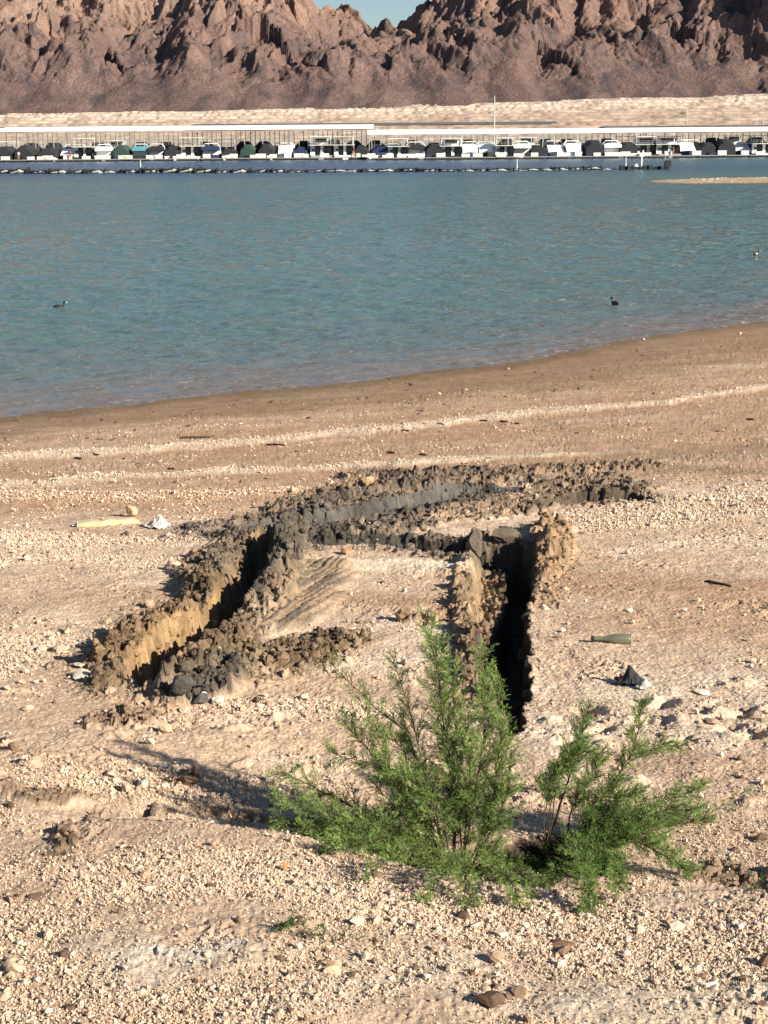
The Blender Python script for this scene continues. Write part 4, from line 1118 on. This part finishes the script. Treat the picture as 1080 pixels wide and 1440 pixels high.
# ------------------------------------------------------------------ tamarisk bushes
leafm, n, b = newmat('tamarisk_leaf')
vc = N(n, 'ShaderNodeVertexColor', layer_name='Col')
n.links.new(vc.outputs[0], b.inputs['Base Color']); b.inputs['Roughness'].default_value = .6; b.inputs['Specular IOR Level'].default_value = .3
tl_ = N(n, 'ShaderNodeBsdfTranslucent'); n.links.new(vc.outputs[0], tl_.inputs[0])
ms = N(n, 'ShaderNodeMixShader'); ms.inputs[0].default_value = .3
outn = n.nodes['Material Output']
n.links.new(b.outputs[0], ms.inputs[1]); n.links.new(tl_.outputs[0], ms.inputs[2]); n.links.new(ms.outputs[0], outn.inputs[0])
stemm = simple('brown_bark', (.07, .042, .028), .8, .3, 40)
drym = simple('dry_twig', (.42, .32, .20), .8, .3, 40)

def unit(v): return v / (np.linalg.norm(v) + 1e-9)
def bend(pts, k=12):
    pts = np.array(pts, float); t = np.linspace(0, 1, len(pts)); tt = np.linspace(0, 1, k)
    # smooth via quadratic-ish interpolation
    out = np.stack([np.interp(tt, t, pts[:, i]) for i in range(3)], 1)
    for _ in range(2): out[1:-1] = (out[:-2] + 2 * out[1:-1] + out[2:]) / 4
    return out
def bush(label, loc, stems, seed, dens=1.0, tone=(.10, .185, .045)):
    """stems: (polyline of world points, radius, foliage density, first leafy fraction, side length)"""
    r = np.random.default_rng(seed)
    t = empty('tamarisk_bush', loc); tag(t, label, 'bush')
    L0 = np.array(loc); LV = []; LD = []; LC = []; tws = []
    tw = MB()
    for pts, rad, dn, f0, sl in stems:
        P_ = bend(pts, 16) - L0
        P_[1:] += np.cumsum(r.normal(0, .004, (15, 3)), 0)
        rr_ = np.linspace(rad, rad * .25, 16)
        MB().tube(P_, list(rr_), 6).build('branch', stemm, t, smooth=True)
        total = np.linalg.norm(np.diff(P_, axis=0), axis=1).sum()
        ns = int(total * 68 * dn * dens)
        for j in range(ns):
            f = f0 + (1 - f0) * (j + r.uniform()) / ns
            q = f * 15; i0 = min(int(q), 14); p = P_[i0] + (P_[i0 + 1] - P_[i0]) * (q - i0)
            d = unit(P_[min(i0 + 1, 15)] - P_[max(i0 - 1, 0)])
            side = unit(np.cross(d, r.normal(0, 1, 3)))
            bl_ = 1.2 * sl * (1 - .62 * f ** 1.3) * r.uniform(.4, 1.15)
            bd = unit(d * r.uniform(.5, 1.1) + side * r.uniform(.5, 1.0) + np.array([0, 0, .25]))
            n2_ = max(3, int(bl_ / .013)); pp = p.copy(); path = [pp.copy()]
            for k in range(n2_):
                bd = unit(bd + r.normal(0, .10, 3) + np.array([0, 0, -.02])); pp = pp + bd * .013; path.append(pp.copy())
            path = np.array(path)
            tws.append((path[0], path[len(path) // 2], path[-1]))
            g0 = r.uniform(.6, 1.45) * (.85 + .3 * f)
            for k in range(1, len(path)):
                dd = unit(path[k] - path[k - 1])
                for _ in range(2):
                    pd = unit(dd * r.uniform(.8, 1.3) + unit(np.cross(dd, r.normal(0, 1, 3))) * r.uniform(.5, .9))
                    pl = r.uniform(.022, .05) * (1 - .5 * k / len(path)); m_ = max(4, int(pl / .0055))
                    tq = np.arange(m_) / m_
                    q0 = path[k] + pd * (tq * pl)[:, None]
                    nd = pd * .9 + r.normal(0, .42, (m_, 3)); nd /= np.linalg.norm(nd, axis=1)[:, None]
                    ln = (r.uniform(.010, .024, m_) * (1 - .4 * tq))
                    LV.append(q0); LD.append(nd * ln[:, None]); LC.append(g0 * r.uniform(.8, 1.2, m_))
                    LV.append(path[k][None]); LD.append((pd * pl)[None]); LC.append(np.array([g0 * .8]))
    LV = np.concatenate(LV); LD = np.concatenate(LD); LC = np.concatenate(LC); LL = np.ones(len(LV))
    for a_, b__, c__ in tws: tw.tube([a_, b__, c__], [.0017, .0012, .0007], 3)
    n_ = len(LV)
    wv_ = np.cross(LD, r.normal(0, 1, (n_, 3))); wv_ /= np.linalg.norm(wv_, axis=1)[:, None] + 1e-9
    wd = .00095
    V = np.stack([LV - wv_ * wd * .5, LV + wv_ * wd * .5, LV + LD * .55 + wv_ * wd, LV + LD, LV + LD * .55 - wv_ * wd], 1).reshape(-1, 3)
    Fc = np.arange(n_ * 5).reshape(n_, 5)
    tn = np.array(tone); yel = r.uniform(0, 1, n_) ** 3
    C = tn[None] * LC[:, None] * (1 - .5 * yel[:, None]) + np.array((.22, .26, .08))[None] * .5 * yel[:, None] * LC[:, None]
    C = np.repeat(C, 5, 0)
    fastmesh('foliage', V, Fc, leafm, t, smooth=False, colors=C)
    tag(tw.build('twigs', stemm, t), kind='stuff')
    print('bush needles', n_)
    return t
def S(base_px, pts, Y0, dy=0.0):
    """stem from the ground at base through photo positions, leaning dy metres away over its length"""
    out = [None] * (len(pts) + 1)
    out[0] = G(*base_px) - np.array([0, 0, .03])
    Yb = out[0][1]
    for i, (a, b_) in enumerate(pts): out[i + 1] = at(a, b_, Yb + dy * (i + 1) / len(pts))
    return out
def SG(base_px, pts, h=.05):
    """low shoot arching out over the gravel towards the camera"""
    out = [G(*base_px) - np.array([0, 0, .03])]
    for i, (a, b_) in enumerate(pts): out.append(G(a, b_) + np.array([0, 0, h * (1.6 - 1.3 * i / max(1, len(pts) - 1))]))
    return out
LB = G(640, 1222)
st = [
 (S((640, 1218), [(640, 1100), (626, 980), (608, 862)], 0, .25), .006, 1.1, .1, .17),
 (S((634, 1220), [(628, 1100), (612, 1000), (606, 900)], 0, .05), .005, 1.3, .1, .17),
 (S((650, 1218), [(666, 1100), (676, 1010), (672, 925)], 0, .1), .005, 1.5, .15, .16),
 (S((655, 1218), [(690, 1140), (700, 1050), (690, 965)], 0, .15), .004, 1.3, .15, .13),
 (S((628, 1215), [(600, 1110), (575, 1020), (520, 985), (462, 930)], 0, .3), .004, .75, .2, .09),
 (S((630, 1215), [(606, 1100), (580, 1000), (560, 930)], 0, .25), .004, .9, .2, .13),
 (S((622, 1218), [(575, 1130), (525, 1065), (480, 1015)], 0, .25), .0045, 1.2, .15, .15),
 (S((620, 1218), [(590, 1150), (550, 1080), (505, 985)], 0, -.05), .004, 1.0, .15, .14),
 (S((615, 1218), [(540, 1160), (470, 1115), (392, 1080)], 0, .1), .005, 1.25, .2, .16),
 (S((612, 1220), [(530, 1180), (460, 1140), (395, 1120)], 0, -.1), .004, 1.3, .2, .15),
 (S((610, 1222), [(530, 1190), (460, 1165), (400, 1160)], 0, -.05), .004, 1.2, .2, .14),
 (S((618, 1224), [(560, 1180), (510, 1160), (450, 1180)], 0, -.1), .004, 1.2, .2, .14),
 (S((625, 1224), [(590, 1180), (560, 1190), (520, 1215)], 0, -.15), .004, 1.2, .2, .13),
 (S((640, 1222), [(620, 1150), (590, 1100), (560, 1080)], 0, -.12), .004, 1.3, .15, .15),
 (S((648, 1222), [(650, 1150), (652, 1080), (646, 1010)], 0, -.08), .004, 1.4, .15, .14),
 (S((655, 1222), [(690, 1180), (712, 1120), (722, 1070)], 0, -.05), .004, 1.1, .15, .12),
 (S((622, 1218), [(570, 1120), (540, 1080), (470, 1060)], 0, .1), .004, 1.2, .2, .15),
 (S((625, 1218), [(590, 1130), (560, 1050), (520, 1030)], 0, .15), .004, 1.1, .2, .14),
 (S((640, 1226), [(600, 1200), (540, 1200), (480, 1195)], 0, -.12), .003, 1.3, .1, .13),
 (S((650, 1222), [(640, 1120), (640, 1040), (632, 930)], 0, .12), .004, 1.3, .15, .15),
 (S((660, 1222), [(690, 1150), (690, 1100), (700, 1020)], 0, .05), .004, 1.2, .15, .13),
 (SG((640, 1222), [(600, 1222), (560, 1232), (520, 1245)], .07), .003, .9, .1, .10),
 (SG((645, 1222), [(630, 1235), (610, 1255), (590, 1272)], .06), .003, .8, .1, .09),
 (SG((650, 1222), [(655, 1245), (660, 1262), (665, 1275)], .05), .003, .8, .1, .09),
 (SG((655, 1222), [(685, 1240), (705, 1262), (720, 1282)], .06), .003, 1.0, .1, .10),
 (SG((660, 1222), [(700, 1228), (735, 1245), (760, 1262)], .05), .003, .8, .1, .09),
 (SG((620, 1220), [(560, 1210), (500, 1205), (445, 1200)], .08), .003, 1.6, .1, .11),
 (SG((620, 1220), [(540, 1195), (470, 1180), (415, 1172)], .09), .003, 1.5, .1, .11),
 (S((640, 1226), [(620, 1210), (590, 1225), (560, 1245)], 0, -.12), .003, 1.1, .1, .10),
 (S((655, 1226), [(680, 1215), (705, 1235), (720, 1270)], 0, -.2), .003, 1.2, .1, .12),
 (S((650, 1226), [(660, 1230), (680, 1255), (690, 1285)], 0, -.2), .003, 1.1, .1, .10),
 (S((630, 1222), [(600, 1170), (560, 1150), (520, 1110)], 0, 0), .004, 1.3, .15, .15),
]
bush('tall feathery green bush with several upright plumes, left of the two', tuple(LB), st, 5, 1.0, (.205, .305, .082))
RB = G(800, 1222)
st = [
 (S((762, 1212), [(780, 1150), (800, 1090), (818, 1050), (826, 1005)], 0, .1), .006, 1.2, .45, .14),
 (S((800, 1215), [(830, 1150), (862, 1090), (886, 1050), (890, 990)], 0, .1), .006, .95, .4, .13),
 (S((805, 1212), [(850, 1120), (890, 1065), (925, 1052), (960, 1052)], 0, .15), .003, .7, .5, .09),
 (S((770, 1212), [(775, 1130), (790, 1080), (815, 1060), (850, 1060)], 0, .05), .003, .9, .5, .10),
 (S((765, 1212), [(770, 1150), (772, 1100), (780, 1060)], 0, .05), .003, .9, .45, .10),
 (S((805, 1216), [(850, 1185), (900, 1170), (950, 1160), (1010, 1145)], 0, .1), .005, 1.2, .3, .12),
 (S((806, 1216), [(860, 1180), (930, 1165), (985, 1150), (1052, 1108)], 0, .15), .004, .35, .3, .08),
 (S((806, 1216), [(850, 1160), (900, 1130), (945, 1115), (990, 1100)], 0, .15), .004, 1.0, .3, .12),
 (S((806, 1220), [(860, 1200), (920, 1195), (970, 1200), (1000, 1230)], 0, .0), .004, 1.5, .2, .14),
 (S((806, 1220), [(850, 1200), (900, 1200), (950, 1215), (960, 1240)], 0, -.1), .004, 1.4, .2, .13),
 (S((800, 1220), [(815, 1190), (835, 1185), (850, 1215), (850, 1260)], 0, -.22), .004, 1.7, .2, .13),
 (S((800, 1220), [(805, 1190), (815, 1200), (825, 1240), (822, 1290)], 0, -.25), .004, 1.6, .2, .12),
 (S((802, 1220), [(830, 1180), (870, 1175), (890, 1205), (900, 1240)], 0, -.15), .004, 1.6, .2, .13),
 (S((800, 1218), [(815, 1160), (835, 1120), (860, 1110)], 0, 0), .004, 1.4, .3, .13),
 (S((800, 1218), [(830, 1160), (870, 1130), (900, 1120)], 0, 0), .004, 1.3, .3, .13),
 (SG((805, 1222), [(815, 1240), (820, 1268), (826, 1290)], .08), .003, 1.3, .1, .10),
 (SG((810, 1222), [(850, 1235), (870, 1250), (880, 1262)], .07), .003, 1.1, .1, .10),
 (SG((812, 1222), [(870, 1230), (930, 1235), (975, 1240)], .10), .003, 1.6, .1, .11),
 (SG((795, 1222), [(785, 1240), (765, 1250), (745, 1255)], .04), .003, .6, .1, .08),
 (S((800, 1218), [(830, 1190), (880, 1165), (935, 1140), (985, 1135)], 0, .05), .004, 1.4, .25, .15),
 (S((795, 1218), [(815, 1170), (850, 1150), (890, 1150), (930, 1175)], 0, -.1), .004, 1.4, .25, .15),
 (S((795, 1218), [(800, 1150), (815, 1110), (840, 1075)], 0, .05), .004, 1.2, .35, .14),
 (S((800, 1220), [(850, 1210), (900, 1225), (940, 1225), (985, 1215)], 0, -.1), .004, 1.4, .2, .15),
 (S((765, 1215), [(760, 1140), (765, 1100), (800, 1080)], 0, .0), .003, 1.0, .4, .12),
 (S((775, 1215), [(740, 1200), (715, 1195), (690, 1205)], 0, 0), .004, .6, .3, .10),
 (S((780, 1218), [(760, 1205), (735, 1225), (725, 1260)], 0, -.15), .003, 1.0, .2, .11),
 (S((790, 1218), [(780, 1215), (760, 1240), (750, 1270)], 0, -.15), .003, .9, .2, .10),
]
bush('lower spreading green bush with dark bare stems, right of the two', tuple(RB), st, 6, 1.2, (.165, .27, .065))
# dry yellow twigs at the foot of the left bush
dt = MB()
for pts in ([(655, 1222), (620, 1232), (590, 1250)], [(660, 1215), (690, 1212), (715, 1222)], [(660, 1205), (655, 1235), (672, 1262)], [(668, 1200), (650, 1192), (615, 1215)], [(655, 1200), (664, 1230), (645, 1250)]):
    p0 = G(*pts[0]); dt.tube([at(a, b_, p0[1] - .06) + np.array([0, 0, .0]) for a, b_ in pts], [.003, .0024, .0012], 5)
o = dt.build('dry_twigs', drym, None); tag(o, 'bare yellow dead twigs at the foot of the left bush', 'twigs')
# fallen green sprig
p0 = G(428, 1318)
bush('small fallen green sprig lying alone on the gravel, left of the bushes', tuple(p0), [([G(385, 1305) + [0, 0, .01], G(405, 1312) + [0, 0, .02], G(450, 1325) + [0, 0, .012]], .002, 1.5, .0, .05), ([G(420, 1318) + [0, 0, .01], G(470, 1326) + [0, 0, .015], G(520, 1330) + [0, 0, .006]], .0015, .25, .2, .03)], 9).name = 'green_sprig'
p0 = G(1065, 1252)
bush('little green sprig at the right edge behind the bank', tuple(p0), [([G(1058, 1258), G(1068, 1250) + [0, 0, .03], at(1090, 1240, p0[1])], .002, 1.3, .0, .07)], 10).name = 'green_sprig'

# ------------------------------------------------------------------ single stones, scraps and litter
def rock(px, py, wpx, c, label, name='stone', hk=.7, seed=0, cat='stone', group=None, mat=None, wd=.8, sink=.25, sub=IC3V):
    p = G(px, py); s = wpx * np.linalg.norm(p - np.array([0, 0, CAMZ])) / F
    r = np.random.default_rng(seed)
    fv = IC3F if sub is IC3V else IC2F
    V = sub.copy()
    # facet the lump with a few random cutting planes
    for _ in range(14):
        nn_ = unit(r.normal(0, 1, 3)); dd = V @ nn_; lim = r.uniform(.42, .8); V -= np.maximum(dd - lim, 0)[:, None] * nn_[None]
    V *= (1 + r.normal(0, .022, (len(V), 1))) * (1 + .18 * fbm(V[:, 0] + V[:, 2] * .7 + seed, V[:, 1] - V[:, 2] * .5, .8, 2, seed))[:, None]
    V *= np.array([s / 2, s / 2 * wd, s / 2 * hk])
    a = r.uniform(-.4, .4); V = V @ np.array([[math.cos(a), math.sin(a), 0], [-math.sin(a), math.cos(a), 0], [0, 0, 1]])
    V[:, 2] -= V[:, 2].min() + s * hk * sink * .5
    o = fastmesh(name, V, fv, mat or stonemat, smooth=False, colors=np.tile(np.array(c, float), (len(V), 1)) * r.uniform(.9, 1.1, (len(V), 1)))
    o.location = p; tag(o, label, cat, group); return o
rock(185, 726, 26, (.55, .36, .23), 'square pinkish stone standing behind the yellow plank', hk=1.0, seed=1)
rock(520, 682, 18, (.5, .33, .18), 'rounded orange stone on top of the grey mud wall of the far rut', hk=.9, seed=2)
rock(489, 778, 22, (.38, .22, .13), 'round reddish stone on the near rim of the curved rut', hk=.6, seed=3)
rock(258, 1003, 20, (.62, .50, .36), 'rounded pale stone below the dark mud lump', hk=.7, seed=4)
rock(305, 992, 26, (.66, .60, .48), 'larger white stone against the dark mud lump', hk=.8, seed=5)
rock(286, 985, 16, (.66, .60, .48), 'smaller white stone left of the larger white one by the mud lump', hk=.8, seed=6)
rock(112, 952, 36, (.66, .60, .48), 'flat white slab leaning at the tip of the left rut', hk=.35, seed=7, wd=1.2)
rock(112, 938, 22, (.58, .52, .43), 'thin pale slab lying beyond the flat white slab', hk=.25, seed=8)
rock(986, 976, 26, (.70, .62, .50), 'flat white stone right of the crumpled scraps', hk=.35, seed=9)
rock(690, 1415, 44, (.13, .085, .055), 'dark brown lump of dirt near the bottom edge', hk=.6, seed=10)
rock(790, 1333, 46, (.22, .14, .09), 'flat brown clod on the gravel under the right bush', hk=.3, seed=11)
rock(700, 1352, 34, (.36, .26, .18), 'brown clod with a long shadow on the foreground gravel', hk=.6, seed=12)
rock(22, 1370, 30, (.5, .38, .26), 'tan stone at the lower left corner', hk=.8, seed=13)
rock(52, 1262, 26, (.16, .10, .07), 'small dark clod on the left of the bank', hk=.35, seed=14)
rock(16, 1265, 18, (.16, .10, .07), 'dark flat clod at the left edge, left of the other dark clod', hk=.3, seed=15)
rock(265, 1100, 34, (.16, .10, .065), 'dark clod lying in the bush shadow', hk=.55, seed=16)
rock(20, 1055, 26, (.24, .16, .10), 'brown clod at the left edge under the white pebbles', hk=.6, seed=17)
rock(470, 1370, 30, (.6, .48, .33), 'pale stone casting a dark shadow below the fallen sprig', hk=.8, seed=18)
rock(400, 1222, 14, (.55, .25, .10), 'small orange stone in the gravel before the left bush', hk=.9, seed=19)
rock(255, 975, 50, (.085, .08, .07), 'large dark grey mud lump at the near end of the left rut', 'mud_lump', .8, 20, 'mud lump', mat=mudmat)
rock(282, 990, 30, (.085, .08, .07), 'dark grey mud lump right of the largest one', 'mud_lump', .7, 21, 'mud lump', mat=mudmat)
rock(670, 782, 30, (.15, .12, .085), 'upright torn slab of mud between the two dark holes', 'mud_lump', 1.9, 23, 'mud lump', mat=mudmat, wd=.6)
rock(712, 765, 44, (.13, .105, .075), 'leaning brown slab of mud across the far end of the right rut', 'mud_lump', .55, 22, 'mud lump', mat=mudmat, wd=.4)
for i_, (a, b_) in enumerate([(10, 972), (30, 962), (70, 900), (95, 890), (60, 915), (38, 1000), (20, 885)]):
    rock(a, b_, 14 + 3 * (i_ % 3), (.52, .41, .30), 'pale angular stone among the pale rocks at the left edge', seed=30 + i_, hk=.6, group='white stones at the left edge')
for i_, (a, b_) in enumerate([(895, 1028), (935, 1035), (1000, 1018), (1030, 1028), (1066, 1030), (975, 1042), (850, 1018), (1050, 1000)]):
    rock(a, b_, 12 + 5 * (i_ % 3), (.40, .285, .20), 'tan clump of dried earth in the row behind the right bush', 'dirt_clump', .5, 40 + i_, 'dirt clump', group='dried clumps behind the right bush')
for i_, (a, b_) in enumerate([(600, 563), (618, 555), (655, 549), (715, 520), (905, 478), (1040, 470), (1045, 455), (985, 456)]):
    rock(a, b_, 7, (.55, .43, .3), 'small pale stone on the wet strip by the waterline', seed=60 + i_, hk=.6, group='stones on the wet strip', sub=IC2V)

def bar(name, p0, p1, w_, h_, mat, label, cat, lift=.0, group=None):
    a, b_ = G(*p0), G(*p1); c_ = (a + b_) / 2; L_ = np.linalg.norm(b_ - a); an = math.atan2(b_[1] - a[1], b_[0] - a[0])
    n_ = 9; pts = [(-L_ / 2 + L_ * k / (n_ - 1)) for k in range(n_)]
    b = MB(); vs = []; fs = []; r = np.random.default_rng(int(p0[0]))
    for k, x_ in enumerate(pts):
        t_ = 1 - .35 * (k in (0, n_ - 1)); j1, j2 = r.normal(0, w_ * .06), r.normal(0, h_ * .1)
        for sy, sz in ((-1, 0), (1, 0), (1, 1), (-1, 1)): vs.append((x_, sy * w_ / 2 * t_ + j1, sz * h_ * t_ + j2))
    for k in range(n_ - 1):
        for q_ in range(4): fs.append((k * 4 + q_, k * 4 + (q_ + 1) % 4, (k + 1) * 4 + (q_ + 1) % 4, (k + 1) * 4 + q_))
    fs += [(3, 2, 1, 0), tuple((n_ - 1) * 4 + q_ for q_ in range(4))]
    o = b.add(vs, fs).build(name, mat); o.location = (c_[0], c_[1], c_[2] + lift); o.rotation_euler = (0, -math.atan2(b_[2] - a[2], math.hypot(b_[0] - a[0], b_[1] - a[1])), an)
    tag(o, label, cat, group); return o
darkw = simple('dark_driftwood', (.05, .035, .025), .85, .3, 20)
bar('wooden_plank', (108, 741), (196, 736), .07, .045, M['wood'], 'pale yellow plank lying in front of the square stone', 'plank')
bar('stick', (252, 617), (296, 616), .03, .025, darkw, 'longer dark stick on the pale strand line, left of centre', 'stick', group=None)
bar('stick', (992, 818), (1028, 826), .02, .015, darkw, 'thin dark stick on the reddish sand at the right', 'stick')
bar('stick', (985, 1390), (1010, 1386), .012, .01, M['cream'], 'short white stick on the gravel at the lower right', 'stick')
bar('stick', (375, 626), (400, 627), .02, .02, darkw, 'short dark stick right of the longer one on the strand', 'stick')
for i_, (a, b_) in enumerate([(615, 597), (675, 592), (703, 593), (720, 596), (565, 606), (130, 640), (105, 645), (236, 660), (545, 637), (590, 640), (1050, 590)]):
    bar('driftwood', (a, b_), (a + 10, b_ + 1), .025, .02, darkw, 'tiny dark piece of driftwood on the strand lines', 'driftwood', group='driftwood bits on the strand lines')

# bottle
gl, n, b = newmat('green_glass'); b.inputs['Base Color'].default_value = (.13, .135, .085, 1); b.inputs['Roughness'].default_value = .25; b.inputs['Coat Weight'].default_value = .4
a = G(883, 906); c_ = G(833, 904); ax = unit(a - c_); L_ = .235
prof = [(0, .014), (.004, .0145), (.008, .013), (.07, .0135), (.10, .022), (.13, .031), (.15, .033), (.225, .033), (.232, .030), (.235, .02)]
t = empty('glass_bottle', tuple(c_)); tag(t, 'dirty green glass bottle lying on the sand right of the rut', 'bottle')
MB().tube([ax * p + np.array([0, 0, .030]) for p, _ in prof], [r for _, r in prof], 20).build('bottle_glass', gl, t, smooth=True)
MB().tube([ax * .2352 + np.array([0, 0, .03]), ax * .237 + np.array([0, 0, .03])], [.032, .031], 20).build('base_rim', M['crust'], t, smooth=True)  # pale crusted base disc that also paints in the end glint
MB().tube([ax * -.008 + np.array([0, 0, .03]), ax * .012 + np.array([0, 0, .03])], [.0155, .0155], 14).build('bottle_cap', M['dark'], t, smooth=True)

def scrap(px, py, wpx, mat, label, seed, peak=.5, name='crumpled_scrap', cat='litter', hk=1.0, depth=.8):
    p = G(px, py); s = wpx * np.linalg.norm(p - np.array([0, 0, CAMZ])) / F
    u_, v_ = np.meshgrid(np.linspace(-.5, .5, 22), np.linspace(-.5, .5, 22))
    r = pnoise(u_ * 4 + seed, v_ * 4, seed) ; r2 = fbm(u_, v_, .22, 3, seed, ridged=True)
    z_ = s * hk * (peak * np.exp(-((u_ - .05) ** 2 + (v_) ** 2) / .05) + .12 * r + .10 * r2 + .08)
    V = np.stack([u_ * s * (1 + .12 * r), v_ * s * depth * (1 + .15 * r2), np.maximum(z_, -.01)], -1).reshape(-1, 3)
    i = (np.arange(21)[:, None] * 22 + np.arange(21)[None]).ravel()
    k = (np.abs(u_[:-1, :-1]) + np.abs(v_[:-1, :-1]) + .15 * r[:-1, :-1]).ravel() < .66
    o = fastmesh(name, V, np.stack([i, i + 1, i + 23, i + 22], 1)[k], mat, smooth=False)
    sm = o.modifiers.new('solid', 'SOLIDIFY'); sm.thickness = .004
    o.location = p; tag(o, label, cat); return o
scrap(884, 962, 40, M['dark'], 'crumpled black scrap with a pointed peak on the sand', 3, .55)
scrap(906, 968, 24, M['crust'], 'crumpled whitish scrap touching the black one', 8, .5)
scrap(222, 742, 36, M['crust'], 'crumpled white plastic beside the plank with a dark underside', 12, .5, hk=.8)
scrap(108, 740, 14, M['silver'], 'small silvery wrapper at the left end of the plank', 15, .4)
